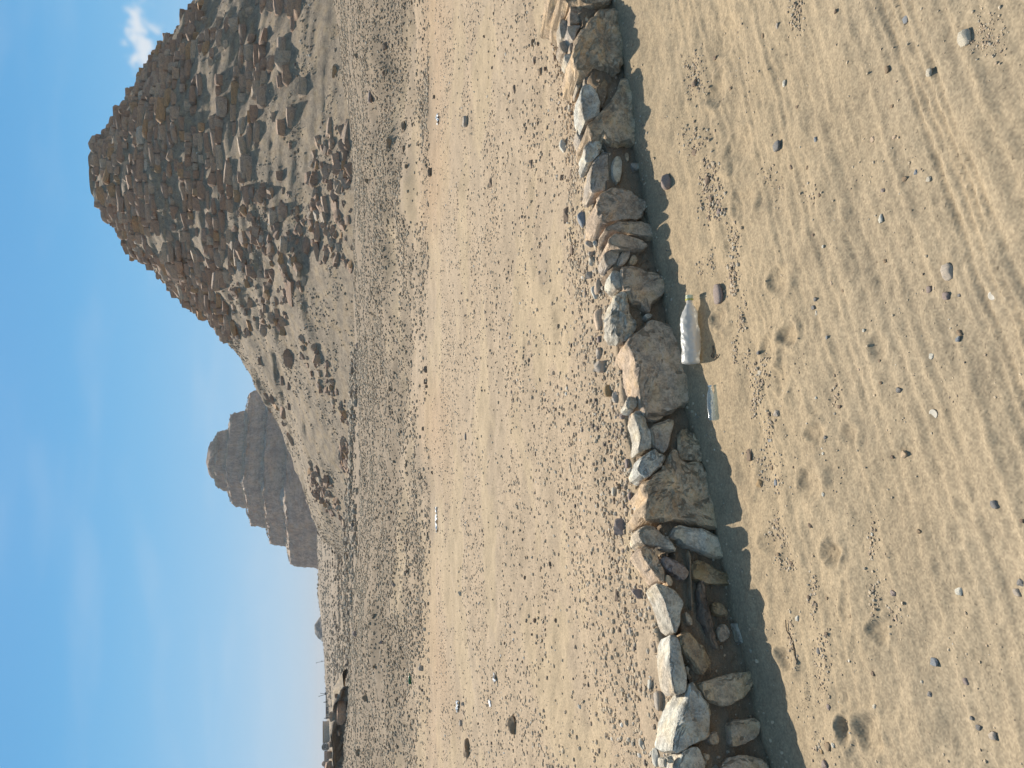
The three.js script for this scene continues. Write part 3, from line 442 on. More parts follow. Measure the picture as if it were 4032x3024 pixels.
  // the boulders that stand out one by one: zoom key, centre, size up and across in the zoom, colour
  for (const [k, x, y, a, b, ci] of [['J', 1520, 450, 130, 190, 4], ['J', 1590, 50, 105, 130, 2], ['J', 1480, 40, 90, 130, 6], ['J', 1660, 630, 90, 130, 4], ['J', 1500, 925, 95, 110, 0], ['J', 1565, 850, 80, 140, 3], ['J', 1440, 850, 45, 60, 3], ['J', 1485, 1280, 70, 70, 7], ['J', 1560, 1055, 40, 50, 6], ['J', 1850, 920, 65, 150, 3], ['J', 1900, 1170, 85, 110, 2], ['J', 1965, 1110, 50, 100, 1], ['J', 1490, 590, 70, 80, 6], ['J', 1580, 180, 50, 90, 6], ['J', 1330, 530, 60, 150, 2], ['J', 1330, 650, 110, 110, 4], ['J', 1065, 770, 100, 130, 3], ['J', 1255, 1190, 100, 130, 3], ['J', 1210, 1290, 80, 80, 6], ['J', 1120, 1250, 90, 150, 3], ['J', 1245, 1420, 55, 130, 6], ['J', 1340, 1430, 60, 110, 2], ['J', 375, 1250, 50, 130, 4], ['J', 600, 1220, 60, 90, 5], ['J', 775, 1250, 70, 120, 5], ['J', 270, 1110, 55, 110, 5], ['K', 1450, 100, 110, 120, 4], ['K', 1520, 305, 85, 100, 4], ['K', 1760, 215, 60, 140, 0], ['K', 1840, 235, 40, 70, 4], ['K', 1565, 1130, 105, 150, 1], ['K', 1370, 910, 80, 140, 3], ['K', 2085, 1450, 55, 115, 5], ['K', 1510, 1515, 55, 130, 1], ['K', 1550, 1480, 40, 60, 7], ['K', 1430, 1430, 50, 80, 7], ['K', 2180, 1500, 45, 50, 5], ['K', 1175, 400, 65, 120, 4], ['K', 1070, 370, 60, 110, 4], ['K', 1540, 570, 45, 90, 2], ['K', 1660, 560, 40, 80, 4], ['K', 1265, 490, 70, 80, 6], ['K', 1070, 570, 70, 90, 6], ['K', 510, 170, 90, 110, 5], ['K', 820, 600, 70, 90, 5], ['K', 720, 480, 80, 130, 2], ['K', 1640, 1110, 50, 60, 4], ['K', 1500, 1290, 40, 70, 6], ['K', 1550, 1330, 40, 60, 6], ['K', 1780, 1360, 40, 50, 6], ['K', 1340, 1150, 30, 60, 1], ['K', 2170, 680, 30, 30, 1], ['K', 1830, 1170, 40, 50, 6]]) {
    const q = hitPyr(...toPx(k, x, y)); if (!q) continue; const s = ZOOM[k][2] * q.t / FOC; put(q.th, q.h + a * s * .05, b * s, a * s * .85, (a + b) * .42 * s, { sink: .12, tumble: .2, ci });
  }
  // small tumbled stones along the slides of rubble
  for (const [poly, n, lo, hi] of [[STRIP, 420, .22, .7], [DARKPIT, 120, .3, .8], [VEIN, 260, .2, .6], [LOWROCKS, 170, .3, .8], [MID, 240, .3, .9]]) {
    const xs = poly.map((p) => p[0]), ys = poly.map((p) => p[1]), a = [Math.min(...xs), Math.max(...xs)], b = [Math.min(...ys), Math.max(...ys)];
    for (let i = 0; i < n; i++) { const px = lerp(...a, r()), py = lerp(...b, r()); if (!inPoly(poly, px, py)) continue; const q = hitPyr(px, py); if (!q) continue; const s = lerp(lo, hi, r() ** 2); put(q.th, q.h, s * 1.3, s * .75, s, { sink: .1, tumble: .6 }); }
  }
  blocks.sort((a, b) => b.area - a.area);
  const rest = [], mtx = new THREE.Matrix4(), q = new THREE.Quaternion();
  blocks.forEach((b, i) => {
    if (i < 300) { const m = new THREE.Mesh(blockGeos[b.g], boulderMats[b.c]); m.name = i ? 'boulder_' + String(i).padStart(3, '0') : 'boulder'; m.position.copy(b.p); m.rotation.copy(b.e); m.scale.copy(b.s); pyramid.add(m); }
    else { const g = blockGeos[b.g].clone(); g.applyMatrix4(mtx.compose(b.p, q.setFromEuler(b.e), b.s)); boxUV(g); tint(g, pyrColors[b.c], .1, .6, i); rest.push(g); }
  });
  const restMat = new THREE.MeshStandardMaterial({ name: 'boulder_stone', vertexColors: true, roughness: .95, map: rep(rockMap, .5), bumpMap: rep(rockBump, .5), bumpScale: .022 });
  const rm = new THREE.Mesh(mergeGeometries(rest), restMat); rm.name = 'tumbled_blocks'; rm.userData.kind = 'stuff'; rm.userData.label = 'smaller and farther stone blocks of the ruin'; pyramid.add(rm);
  console.log('pyramid blocks', blocks.length);
  for (let i = 0; i < 170000; i++) {                         // stones lying on the sand slope
    const th = -Math.PI / 2 + (r() - .5) * Math.PI * 1.15, h = PB + r() ** 1.4 * 26, [x, y, z] = pyrPt(th, h), [qx, qy] = project(x, y, z);
    if (inPoly(ROCKS, qx, qy) && r() < .85) continue; const c = fbm3(x * .15, y * .2, z * .15, 3); if (r() > clamp(.35 + c * 1.6)) continue;
    apronGravel.push([x, y, z, lerp(.04, .24, r() ** 4), r()]);
  }
}
top('ruined_pyramid', pyramid);

// ---------- step pyramid ----------
{
  const D = 435, c = atDepth('L', 1000, 745, D), base = atDepth('L', 1045, 745, D)[1], apex = atDepth('L', 238, 745, D)[1], HT = apex - base;
  const sp = new THREE.Group(); sp.position.set(c[0], base, -D); sp.rotation.y = 35 * Math.PI / 180;
  tag(sp, 'distant grey brown stepped pyramid with six worn tiers', 'pyramid');
  const lev = (zx) => (atDepth('L', zx, 745, D)[1] - base), half = (zy) => (zy - 745) * .5425 / FOC * D / 69;
  // tier: bottom level, top level, bottom width, top width (share of the base width)
  const T = [[0, lev(815), half(1625), half(1490)], [lev(830), lev(668), half(1440), half(1335)], [lev(680), lev(525), half(1290), half(1195)], [lev(540), lev(392), half(1135), half(1035)], [lev(405), lev(300), half(985), half(935)], [lev(315), lev(238), half(920), half(855)]];
  const A = 52, B = 46.5, tierMat = new THREE.MeshStandardMaterial({ name: 'tier_masonry', vertexColors: true, roughness: 1, map: rep(rockMap, .15), bumpMap: rep(rockBump, .25), bumpScale: .2 });
  const outline = (t, hx, hz) => { const a = t * Math.PI * 2, cx = Math.cos(a), sx = Math.sin(a), n = 9, R = (Math.abs(cx / hx) ** n + Math.abs(sx / hz) ** n) ** (-1 / n); return [cx * R, sx * R]; };
  T.forEach((q, ti) => { q[3] = lerp(q[2], q[3], .5); q[2] *= .975; });
  T.forEach(([y0, y1, w0, w1], ti) => {
    const nt = 300, nh = 26, P = [], col = [], uv = [], idx = []; y0 -= ti ? 3 : 2;
    for (let j = 0; j <= nh + 8; j++) for (let i = 0; i <= nt; i++) {
      const t = (i % nt) / nt, top_ = j > nh, v = Math.min(1, j / nh), k = top_ ? (j - nh) / 8 : 0, w = lerp(w0, w1, v);
      let [x, z] = outline(t, A * w, B * w); const y = lerp(y0, y1, v), L = Math.hypot(x, z), course = Math.round(y / .62);
      let off = fbm3(x * .09, y * .12, z * .09, 4) * .9 + n3(x * .35, y * .4, z * .35) * .35 + n2(course * 3.3, t * 30) * .25 - sstep(.86, 1, v) * (.5 + fbm3(x * .1, 7 + ti, z * .1, 3) * 1.5);
      if (Math.abs(fbm3(x * .04 + 3, ti, z * .04, 2)) > .33) off -= .8 * sstep(.5, 1, v);
      const f = (L + off) / L * (1 - k); x *= f; z *= f; const yy = y + (top_ ? (ti === 5 ? k * 2.2 : k * .8) : 0) + (v > .85 ? fbm3(x * .12, 3, z * .12, 3) * .9 : 0);
      P.push(x, yy, z); uv.push(t * 40, y * .12); const n = clamp(fbm3(x * .05, y * .1, z * .05, 4) + .5), m = n2(course * 7.7, ti), l = clamp(n2(t * 220, course * .8) * .5 + .5); const s = .84 + .22 * m * .5 + .2 * l; const a = [.50, .34, .24], b = [.58, .405, .285]; for (let q = 0; q < 3; q++) col.push(lerp(a[q], b[q], n) * s);
    }
    for (let j = 0; j < nh + 8; j++) for (let i = 0; i < nt; i++) { const a = j * (nt + 1) + i, b = a + nt + 1; idx.push(a, a + 1, b, b, a + 1, b + 1); }
    const g = new THREE.BufferGeometry(); g.setAttribute('position', new THREE.Float32BufferAttribute(P, 3)); g.setAttribute('uv', new THREE.Float32BufferAttribute(uv, 2)); g.setAttribute('color', new THREE.Float32BufferAttribute(col, 3)); g.setIndex(idx); g.computeVertexNormals();
    const m = new THREE.Mesh(g, tierMat); m.name = ti ? 'tier_' + String(ti).padStart(3, '0') : 'tier'; sp.add(m);
  });
  const r = rng(9), G = [], bg = rockGeo(5, { seg: 1, cuts: 5 });
  for (let i = 0; i < 3600; i++) { const ti = Math.floor(r() ** .8 * 5), [, y1, , w1] = T[ti], nx = T[ti + 1], t = r(), w = lerp(nx[2], w1, .15 + .8 * r()), [x, z] = outline(t, A * w, B * w), s = lerp(.3, .85, r() ** 2); if (fbm3(x * .07, ti * 4, z * .07, 3) < -.08) continue; const g = bg.clone(); g.scale(s * 1.3, s, s).rotateY(r() * 6).translate(x, y1 + s * .15 + (w1 - w) / (w1 - nx[2]) * 2.0, z); tint(g, [.55, .45, .33], 0); boxUV(g); G.push(g); }
  for (let ti = 0; ti < 5; ti++) {                          // sloping talus on each ledge
    const y1 = T[ti][1], w1 = T[ti][3], w0 = T[ti + 1][2], nt = 300, P = [], col = [], uv = [], idx = [];
    for (let j = 0; j <= 5; j++) for (let i = 0; i <= nt; i++) { const t = (i % nt) / nt, k = j / 5, w = lerp(w1 * .995, w0 * .97, k), [x, z] = outline(t, A * w, B * w), n = fbm3(x * .15, ti * 5, z * .15, 4), hh = clamp(.75 + fbm3(x * .05, ti * 3 + 1, z * .05, 3) * 1.6, .15, 1.3); P.push(x, y1 - .7 + k * 2.6 * hh + n * .9, z); uv.push(t * 60, k); const v = .9 + n * .35; col.push(.56 * v, .445 * v, .325 * v); }
    for (let j = 0; j < 5; j++) for (let i = 0; i < nt; i++) { const a = j * (nt + 1) + i, b = a + nt + 1; idx.push(a, a + 1, b, b, a + 1, b + 1); }
    const g = new THREE.BufferGeometry(); g.setAttribute('position', new THREE.Float32BufferAttribute(P, 3)); g.setAttribute('uv', new THREE.Float32BufferAttribute(uv, 2)); g.setAttribute('color', new THREE.Float32BufferAttribute(col, 3)); g.setIndex(idx); g.computeVertexNormals();
    const m = new THREE.Mesh(g, tierMat); m.name = ti ? 'talus_' + String(ti).padStart(3, '0') : 'talus'; sp.add(m);
  }
  const m = new THREE.Mesh(mergeGeometries(G), tierMat); m.name = 'ledge_rubble'; m.userData.kind = 'stuff'; m.userData.label = 'pale broken stones lying on the ledges'; sp.add(m);
  top('step_pyramid', sp);
}

// ---------- gravel (nobody could count it) ----------
const pebGeos = [0, 1, 2].map((i) => { const g = new THREE.IcosahedronGeometry(.5, 0), p = g.attributes.position; for (let k = 0; k < p.count; k++) { const x = p.getX(k), y = p.getY(k), z = p.getZ(k), m = 1 + n3(x * 2.3 + i * 9, y * 2.3, z * 2.3) * .35; p.setXYZ(k, x * m, y * m, z * m); } g.computeVertexNormals(); return g; });
function gravel(name, list, geo, label, tone = 1) {                   // list of [x, y, z, size, colour number]
  const im = new THREE.InstancedMesh(geo, pebbleMat, list.length), r = rng(list.length), m = new THREE.Matrix4(), q = new THREE.Quaternion(), e = new THREE.Euler(), p = new THREE.Vector3(), s = new THREE.Vector3(), c = new THREE.Color();
  list.forEach(([x, y, z, sz, k], i) => {
    e.set((r() - .5) * .8, r() * 6.28, (r() - .5) * .8); s.set(sz * lerp(.8, 1.35, r()), sz * lerp(.5, .85, r()), sz * lerp(.7, 1.1, r())); p.set(x, y + s.y * .18, z); im.setMatrixAt(i, m.compose(p, q.setFromEuler(e), s));
    const b = k < .45 ? [.53, .41, .27] : k < .68 ? [.45, .335, .22] : k < .82 ? [.34, .25, .165] : k < .94 ? [.48, .395, .285] : k < .975 ? [.20, .155, .12] : [.68, .60, .48], v = lerp(.85, 1.12, r()) * tone; im.setColorAt(i, c.setRGB(b[0] * v, b[1] * v, b[2] * v));
  });
  tag(top(name, im), label, 'gravel', null, 'stuff');
}
{
  const r = rng(2024), near = [], mid = [], far = [], front = [];
  for (let i = 0; i < 150000; i++) {                         // between the wall and the track
    const d = lerp(3.2, 11.5, r() ** 1.15), x = (r() * 2 - 1) * (d * .6 + .3), q = d - wallD(x); if (q < .32) continue;
    const dens = clamp(fbm2(x * .5 + 40, d * .8, 4) * .8 + .55) * lerp(1, .35, sstep(.5, .72, clamp(fbm2(x * .35 + 7, d * .55, 4) + .5))) * (Math.abs(d - 10.5) < .6 ? .4 : 1) * (q < .8 ? 1.5 : 1);
    if (r() > dens) continue; const s = lerp(.004, .03, r() ** 7); near.push([x, H(x, d), -d, s, r() ** 1.5]);
  }
  for (let i = 0; i < 430000; i++) {                        // rubble mounds up to the pyramid
    const d = 11 * Math.pow(4.2, r()), x = (r() * 2 - 1) * (d * .6 + 1), dens = clamp(fbm2(x * .18, d * .3 + 3, 4) * -.9 + .62 + fbm2(x * .9, d * .9, 2) * .35);
    if (r() > sstep(10.6, 15, d + fbm2(x * .3, d * .35, 4) * 5.5) * .9 + .1) continue; if (r() > dens) continue; const s = lerp(.012, .095, r() ** 4.6) * lerp(.7, 1.5, sstep(12, 42, d)); mid.push([x, H(x, d), -d, s, r() ** 1.7 * .93]);
  }
  for (let i = 0; i < 60000; i++) {                         // far terraces on the side of the step pyramid
    const d = 45 * Math.pow(6, r()), x = lerp(-.75, .05, r()) * d, dens = clamp(fbm2(x * .04, d * .07, 4) * -1.6 + .6); if (r() > dens) continue; far.push([x, H(x, d), -d, lerp(.1, .6, r() ** 4), r() * .95]);
  }
  const CL = [['G', 725, 110, 30, 70, 90, .011], ['G', 50, 480, 45, 90, 130, .012], ['G', 80, 560, 40, 50, 50, .012], ['G', 70, 900, 60, 60, 90, .013], ['G', 150, 1120, 45, 50, 60, .016], ['G', 170, 1280, 50, 90, 150, .015], ['G', 210, 1380, 35, 40, 40, .014], ['G', 325, 1590, 25, 60, 60, .013], ['G', 540, 1150, 40, 40, 30, .01], ['G', 610, 1260, 30, 80, 30, .009], ['G', 810, 1260, 40, 40, 20, .012], ['G', 420, 560, 20, 80, 30, .008], ['G', 1980, 240, 60, 80, 150, .007], ['G', 1700, 300, 20, 20, 0, .01], ['H', 310, 130, 22, 70, 60, .016], ['H', 305, 235, 25, 40, 24, .02], ['H', 370, 400, 18, 80, 50, .013], ['H', 325, 640, 14, 60, 40, .013], ['H', 410, 720, 25, 60, 40, .01], ['H', 490, 790, 35, 60, 70, .012], ['H', 470, 920, 20, 70, 60, .012], ['H', 450, 1010, 15, 50, 30, .012], ['H', 535, 1150, 25, 90, 60, .011], ['H', 510, 1340, 60, 60, 60, .011], ['H', 560, 1480, 60, 60, 60, .011], ['H', 980, 900, 20, 80, 30, .010], ['H', 170, 40, 15, 60, 40, .012], ['H', 100, 80, 15, 40, 16, .014], ['I', 590, 80, 30, 60, 60, .012], ['I', 640, 160, 20, 40, 40, .01], ['I', 640, 330, 50, 50, 50, .010], ['I', 830, 520, 18, 110, 70, .01], ['I', 690, 800, 12, 90, 60, .01], ['I', 725, 930, 8, 50, 30, .008], ['I', 890, 880, 40, 90, 50, .009], ['I', 900, 1100, 40, 130, 80, .009], ['I', 870, 1480, 25, 60, 30, .012], ['I', 1220, 180, 18, 140, 40, .011], ['I', 1230, 500, 25, 90, 40, .011], ['I', 1360, 640, 30, 60, 30, .01], ['I', 790, 1180, 20, 80, 40, .007]];
  const g = () => (r() + r() + r() - 1.5) * .9;
  for (const [k, x, y, a, b, n, s] of CL) for (let i = 0; i < n * 1.1; i++) { const [px, py] = toPx(k, x + g() * a * 2, y + g() * b * 2), [gx, gd] = hitGround(px, py); front.push([gx, H(gx, gd), -gd, s * lerp(.35, 1.2, r() ** 1.8), .3 + r() * .65]); }
  for (let i = 0; i < 9000; i++) { const d = lerp(1.1, 4.2, r()), x = (r() * 2 - 1) * (d * .62 + .4), q = d - wallD(x); if (q > -.05) continue; const dens = clamp(fbm2(x * 1.4 + 70, d * 1.4, 3) * 1.4 + .35); if (r() > dens) continue; front.push([x, H(x, d), -d, lerp(.0025, .010, r() ** 3), r()]); }
  for (let i = 0; i < 1300; i++) { const x = lerp(-2.2, 3, r()), q = -.16 + .22 * r() ** .6, d = wallD(x) + q; if (fbm2(x * 4, q * 6 + 3, 3) < -.05) continue; front.push([x, H(x, d), -d, lerp(.003, .018, r() ** 4), r()]); }   // grit at the wall's foot
  const top_ = []; for (let i = 0; i < 13000; i++) { const x = lerp(-2.5, 3.2, r()), q = lerp(.12, .75, r() ** 1.3), d = wallD(x) + q; if (fbm2(x * 3, q * 5, 3) < -.1) continue; top_.push([x, Math.max(H(x, d), BACK + .005) , -d, lerp(.004, .03, r() ** 3.5), r()]); }
  gravel('gravel', near, pebGeos[0], 'fine beige and brown gravel on the flat ground behind the low wall');
  gravel('gravel', mid, pebGeos[1], 'coarse grey brown rubble gravel covering the low mounds before the pyramids', .86);
  gravel('gravel', far, pebGeos[2], 'far rubble scattered on the terraces below the stepped pyramid', .75);
  gravel('gravel', front, pebGeos[1], 'small dark grit and pebble trails on the foreground sand');
  gravel('gravel', top_, pebGeos[0], 'crumbs of stone and dirt along the top of the low wall');
  gravel('gravel', apronGravel, pebGeos[2], 'loose stones strewn over the sand slope of the ruined pyramid', .85);
  console.log('gravel', near.length, mid.length, far.length, front.length, top_.length, apronGravel.length);
}

// ---------- loose stones, one by one ----------
const looseGeos = []; for (let i = 0; i < 10; i++) { const g = boxUV(rockGeo(100 + i, { seg: 4, power: i < 4 ? 3 : 5, cuts: i < 4 ? 3 : 8, lo: .33, hi: .5, rough: .03, crease: i < 4 ? 1.2 : .6 })); looseGeos.push(g); }
const looseMats = Object.fromEntries(Object.entries(stoneColor).map(([k, c]) => [k, new THREE.MeshStandardMaterial({ name: 'loose_stone', color: rgb(...c), roughness: .9, map: rep(rockMap, 3), bumpMap: rep(rockBump, 1), bumpScale: .0008 })]));
const WORD = { w: 'white', p: 'pale cream', g: 'grey', t: 'tan', b: 'brown', d: 'dark brown', y: 'yellowish', s: 'dark slate', u: 'purplish grey', l: 'blue grey', o: 'orange brown' };
let looseN = 0;
const ANCHORS = [['white bottle', 'P', 2740, 1300], ['heart shaped slate stone', 'G', 590, 955], ['jagged grey stone', 'H', 1702, 118], ['egg shaped pebble', 'H', 1425, 1312], ['white limestone chip', 'I', 1780, 500], ['pale buried stone', 'G', 1810, 250], ['curved dry twig', 'I', 700, 850], ['orange brown lump', 'H', 475, 1500], ['upright pointed stone', 'B', 1172, 595]].map(([n, k, x, y]) => [n, ...groundPt(...toPx(k, x, y))]);
function loose(k, x, y, a, b, ck, place, own, name = 'pebble') {
  const [px, py] = toPx(k, x, y), z = ZOOM[k][2], [gx, gd, t] = hitGround(px + a * z * .25, py), w = b * z * t / FOC, v = a * z * t / FOC, r = rng(looseN * 31 + 5);
  const slope = EYE / Math.hypot(EYE, gd), near = k === 'G' || k === 'H' || k === 'I', dep = Math.min(w * 1.3, Math.max(v * (near ? 1.15 : .9), w * .6)), hgt = near ? Math.min(w, v) * .42 : Math.max(w * .28, Math.min((v - dep * slope * .55) * 1.05, w * 1.1));
  const m = new THREE.Mesh(looseGeos[looseN % 10], looseMats[ck]); m.scale.set(w, hgt * 1.35, dep); m.rotation.y = (r() - .5) * .5; m.rotation.z = (r() - .5) * .12; m.position.set(gx, H(gx, gd) + hgt * .26, -gd);
  looseN++;
  const size = w < .022 ? 'tiny' : w < .05 ? 'small' : w < .11 ? 'fist sized' : 'large', shape = (hgt > w * .6 ? 'upright ' : w > dep * 1.5 ? 'long ' : '') + ((looseN - 1) % 10 < 4 ? 'rounded ' : 'angular '), q = gd - wallD(gx), gq = segDist(GROOVES[1], gx, gd)[0];
  const near2 = ANCHORS.map(([n, ...p]) => [n, Math.hypot(...p.map((v, i) => v - [gx, gd][i]))]).sort((a, b) => a[1] - b[1])[0][0], where = q < 0 ? (gq < .1 ? 'in the tyre track' : gq < .45 ? 'among tyre ruts' : q > -.45 ? 'by the wall shadow' : 'on smooth sand') + ' nearest the ' + near2 : q < .9 ? 'in soil behind the wall' : gd < 8 ? 'on open gravel beyond the wall' : gd < 12 ? 'beside the orange sand track' : 'on the rubble mound before the pyramids';
  tag(m, own ?? `${size} ${shape}${WORD[ck]} stone ${where}`, 'stone', own ? undefined : `${size} ${shape}${WORD[ck]} stones ${where}`); top(own ? 'stone' : name, m);
}
const FRONT = 'the foreground sand', BEHIND = 'the gravel behind the low wall', MOUND = 'the rubble mound before the pyramid';
loose('H', 200, 262, 78, 128, 'u', FRONT, 'smooth purplish grey stone on the sand beside the bottle cap');
loose('H', 1702, 118, 66, 100, 'g', FRONT, 'jagged grey stone between the faint tyre ruts');
loose('G', 590, 955, 58, 58, 's', FRONT, 'dark slate stone shaped like a heart, flat in the sand');
loose('B', 1172, 595, 105, 160, 'u', FRONT, 'pointed grey brown stone upright at the edge of the wall shadow');
loose('H', 1425, 1312, 34, 46, 'y', FRONT, 'egg shaped yellowish pebble in the rutted sand');
loose('H', 410, 1315, 32, 76, 'd', FRONT, 'long crusty dark brown lump on the sand');
loose('H', 475, 1500, 44, 50, 'o', FRONT, 'orange brown lump with crumbs on the sand');
loose('G', 1810, 250, 62, 84, 'p', FRONT, 'broad pale stone nearly buried in the packed sand');
loose('I', 1780, 500, 45, 46, 'w', FRONT, 'white chip of limestone beside the tyre ruts');
loose('G', 45, 1000, 75, 36, 'd', FRONT, 'flat dark brown flake beside a trail of pebbles');
for (const [k, x, y, a, b, c] of [['G', 1310, 455, 28, 40, 'b'], ['G', 1585, 475, 32, 45, 'p'], ['G', 1435, 130, 40, 45, 'l'], ['G', 640, 545, 20, 40, 'w'], ['G', 1360, 897, 30, 22, 't'], ['G', 1218, 913, 26, 34, 't'], ['G', 790, 1095, 22, 22, 'b'], ['G', 685, 1092, 20, 28, 'd'], ['G', 1270, 1430, 30, 50, 'w'], ['G', 187, 380, 26, 24, 'd'], ['G', 500, 235, 20, 28, 'b'], ['G', 595, 170, 18, 35, 'g'], ['G', 1345, 695, 22, 20, 'b'], ['G', 290, 578, 22, 22, 'b'], ['G', 140, 1175, 44, 50, 'd'], ['G', 160, 1300, 30, 34, 'd'], ['G', 210, 1380, 34, 34, 'u'], ['G', 150, 1425, 22, 40, 'd'], ['G', 50, 545, 40, 40, 'd'], ['G', 560, 885, 16, 16, 'd'], ['G', 870, 1275, 18, 26, 'd'], ['G', 830, 1538, 18, 20, 'd'], ['G', 895, 1612, 16, 20, 'w'], ['G', 1285, 1245, 24, 22, 'u'], ['G', 1430, 1170, 32, 30, 'b'], ['G', 1585, 1172, 28, 30, 'p'], ['G', 1500, 1125, 20, 30, 'l'], ['G', 845, 912, 18, 30, 'l'], ['G', 975, 75, 20, 22, 'd'], ['G', 725, 700, 18, 18, 'd'],
  ['H', 1585, 232, 32, 40, 'u'], ['H', 1695, 275, 40, 45, 'u'], ['H', 1785, 270, 20, 20, 's'], ['H', 1300, 45, 22, 24, 'b'], ['H', 845, 297, 22, 26, 's'], ['H', 830, 350, 26, 26, 's'], ['H', 850, 385, 16, 34, 'p'], ['H', 1785, 515, 28, 32, 'b'], ['H', 1775, 555, 26, 34, 'l'], ['H', 1603, 670, 26, 36, 'w'], ['H', 1160, 500, 18, 20, 'w'], ['H', 1130, 755, 18, 18, 't'], ['H', 1265, 700, 16, 18, 'd'], ['H', 1270, 843, 18, 20, 'b'], ['H', 1390, 890, 32, 34, 's'], ['H', 1345, 1328, 20, 20, 'd'], ['H', 585, 1040, 36, 44, 'g'], ['H', 540, 1050, 22, 22, 'd'], ['H', 470, 645, 24, 26, 's'], ['H', 480, 778, 28, 34, 'p'], ['H', 585, 1495, 30, 38, 'l'], ['H', 560, 1400, 24, 28, 'b'], ['H', 895, 1305, 18, 20, 'w'], ['H', 895, 1572, 18, 26, 'w'], ['H', 910, 1200, 18, 24, 's'], ['H', 545, 1220, 18, 20, 'l'], ['H', 848, 940, 16, 18, 'w'], ['H', 2010, 1638, 36, 44, 's'], ['H', 700, 1393, 16, 16, 'd'], ['H', 1000, 1000, 20, 22, 'd'], ['H', 950, 190, 14, 26, 't'], ['H', 1025, 240, 18, 18, 'b'], ['H', 920, 545, 16, 24, 'l'],
  ['I', 808, 72, 28, 28, 'd'], ['I', 1523, 113, 26, 26, 'b'], ['I', 1215, 130, 18, 20, 'w'], ['I', 2185, 445, 36, 40, 's'], ['I', 2160, 510, 36, 40, 'g'], ['I', 725, 678, 26, 36, 'w'], ['I', 685, 322, 24, 26, 'd'], ['I', 600, 262, 24, 22, 'b'], ['I', 800, 545, 24, 26, 'd'], ['I', 920, 548, 18, 20, 'b'], ['I', 865, 893, 26, 38, 's'], ['I', 1355, 515, 36, 36, 'u'], ['I', 1620, 965, 42, 44, 'l'], ['I', 1590, 1175, 22, 30, 's'], ['I', 1825, 1092, 26, 36, 'u'], ['I', 2000, 1445, 42, 42, 'g'], ['I', 1910, 1395, 24, 30, 's'], ['I', 1865, 1332, 20, 20, 's'], ['I', 930, 1262, 26, 34, 'u'], ['I', 925, 1515, 40, 54, 'b'], ['I', 960, 1510, 20, 26, 'w'], ['I', 905, 1640, 36, 48, 'u'], ['I', 1220, 1040, 20, 26, 'd'], ['I', 1540, 1095, 16, 18, 'p'], ['I', 1375, 685, 20, 20, 't'], ['I', 1230, 1255, 22, 26, 'p'], ['I', 915, 785, 20, 26, 'd'], ['I', 1075, 668, 16, 16, 'b'], ['I', 2195, 45, 22, 24, 'd'], ['I', 885, 1550, 24, 26, 'o']]) loose(k, x, y, a, b, c, FRONT);
loose('M', 1850, 1315, 66, 125, 'b', BEHIND, 'wide brown slab standing tilted in the gravel');
loose('M', 1490, 1510, 34, 140, 'b', BEHIND, 'long brown slab lying beside a hollow in the gravel');
loose('N', 1180, 1060, 46, 90, 'g', BEHIND, 'angular grey stone with white cracks alone on the gravel');
loose('E', 110, 200, 140, 180, 'u', BEHIND, 'large rounded purplish brown cobble behind the wall');
loose('C', 290, 720, 70, 220, 't', BEHIND, 'long tan stone lying along the back of the wall');
loose('C', 285, 350, 75, 180, 't', BEHIND, 'upright brown stone with a white chalky side behind the wall');
loose('C', 315, 1230, 120, 130, 'g', BEHIND, 'blunt grey stone behind the largest wall block');
loose('C', 400, 1490, 95, 130, 'o', BEHIND, 'orange brown split stone behind the largest wall block');
loose('N', 2030, 1275, 62, 110, 'w', BEHIND, 'white tilted slab with a brown shaded side behind the wall');
loose('F', 390, 920, 90, 200, 'g', BEHIND, 'flat grey slab set in the crumbly soil behind the wall');
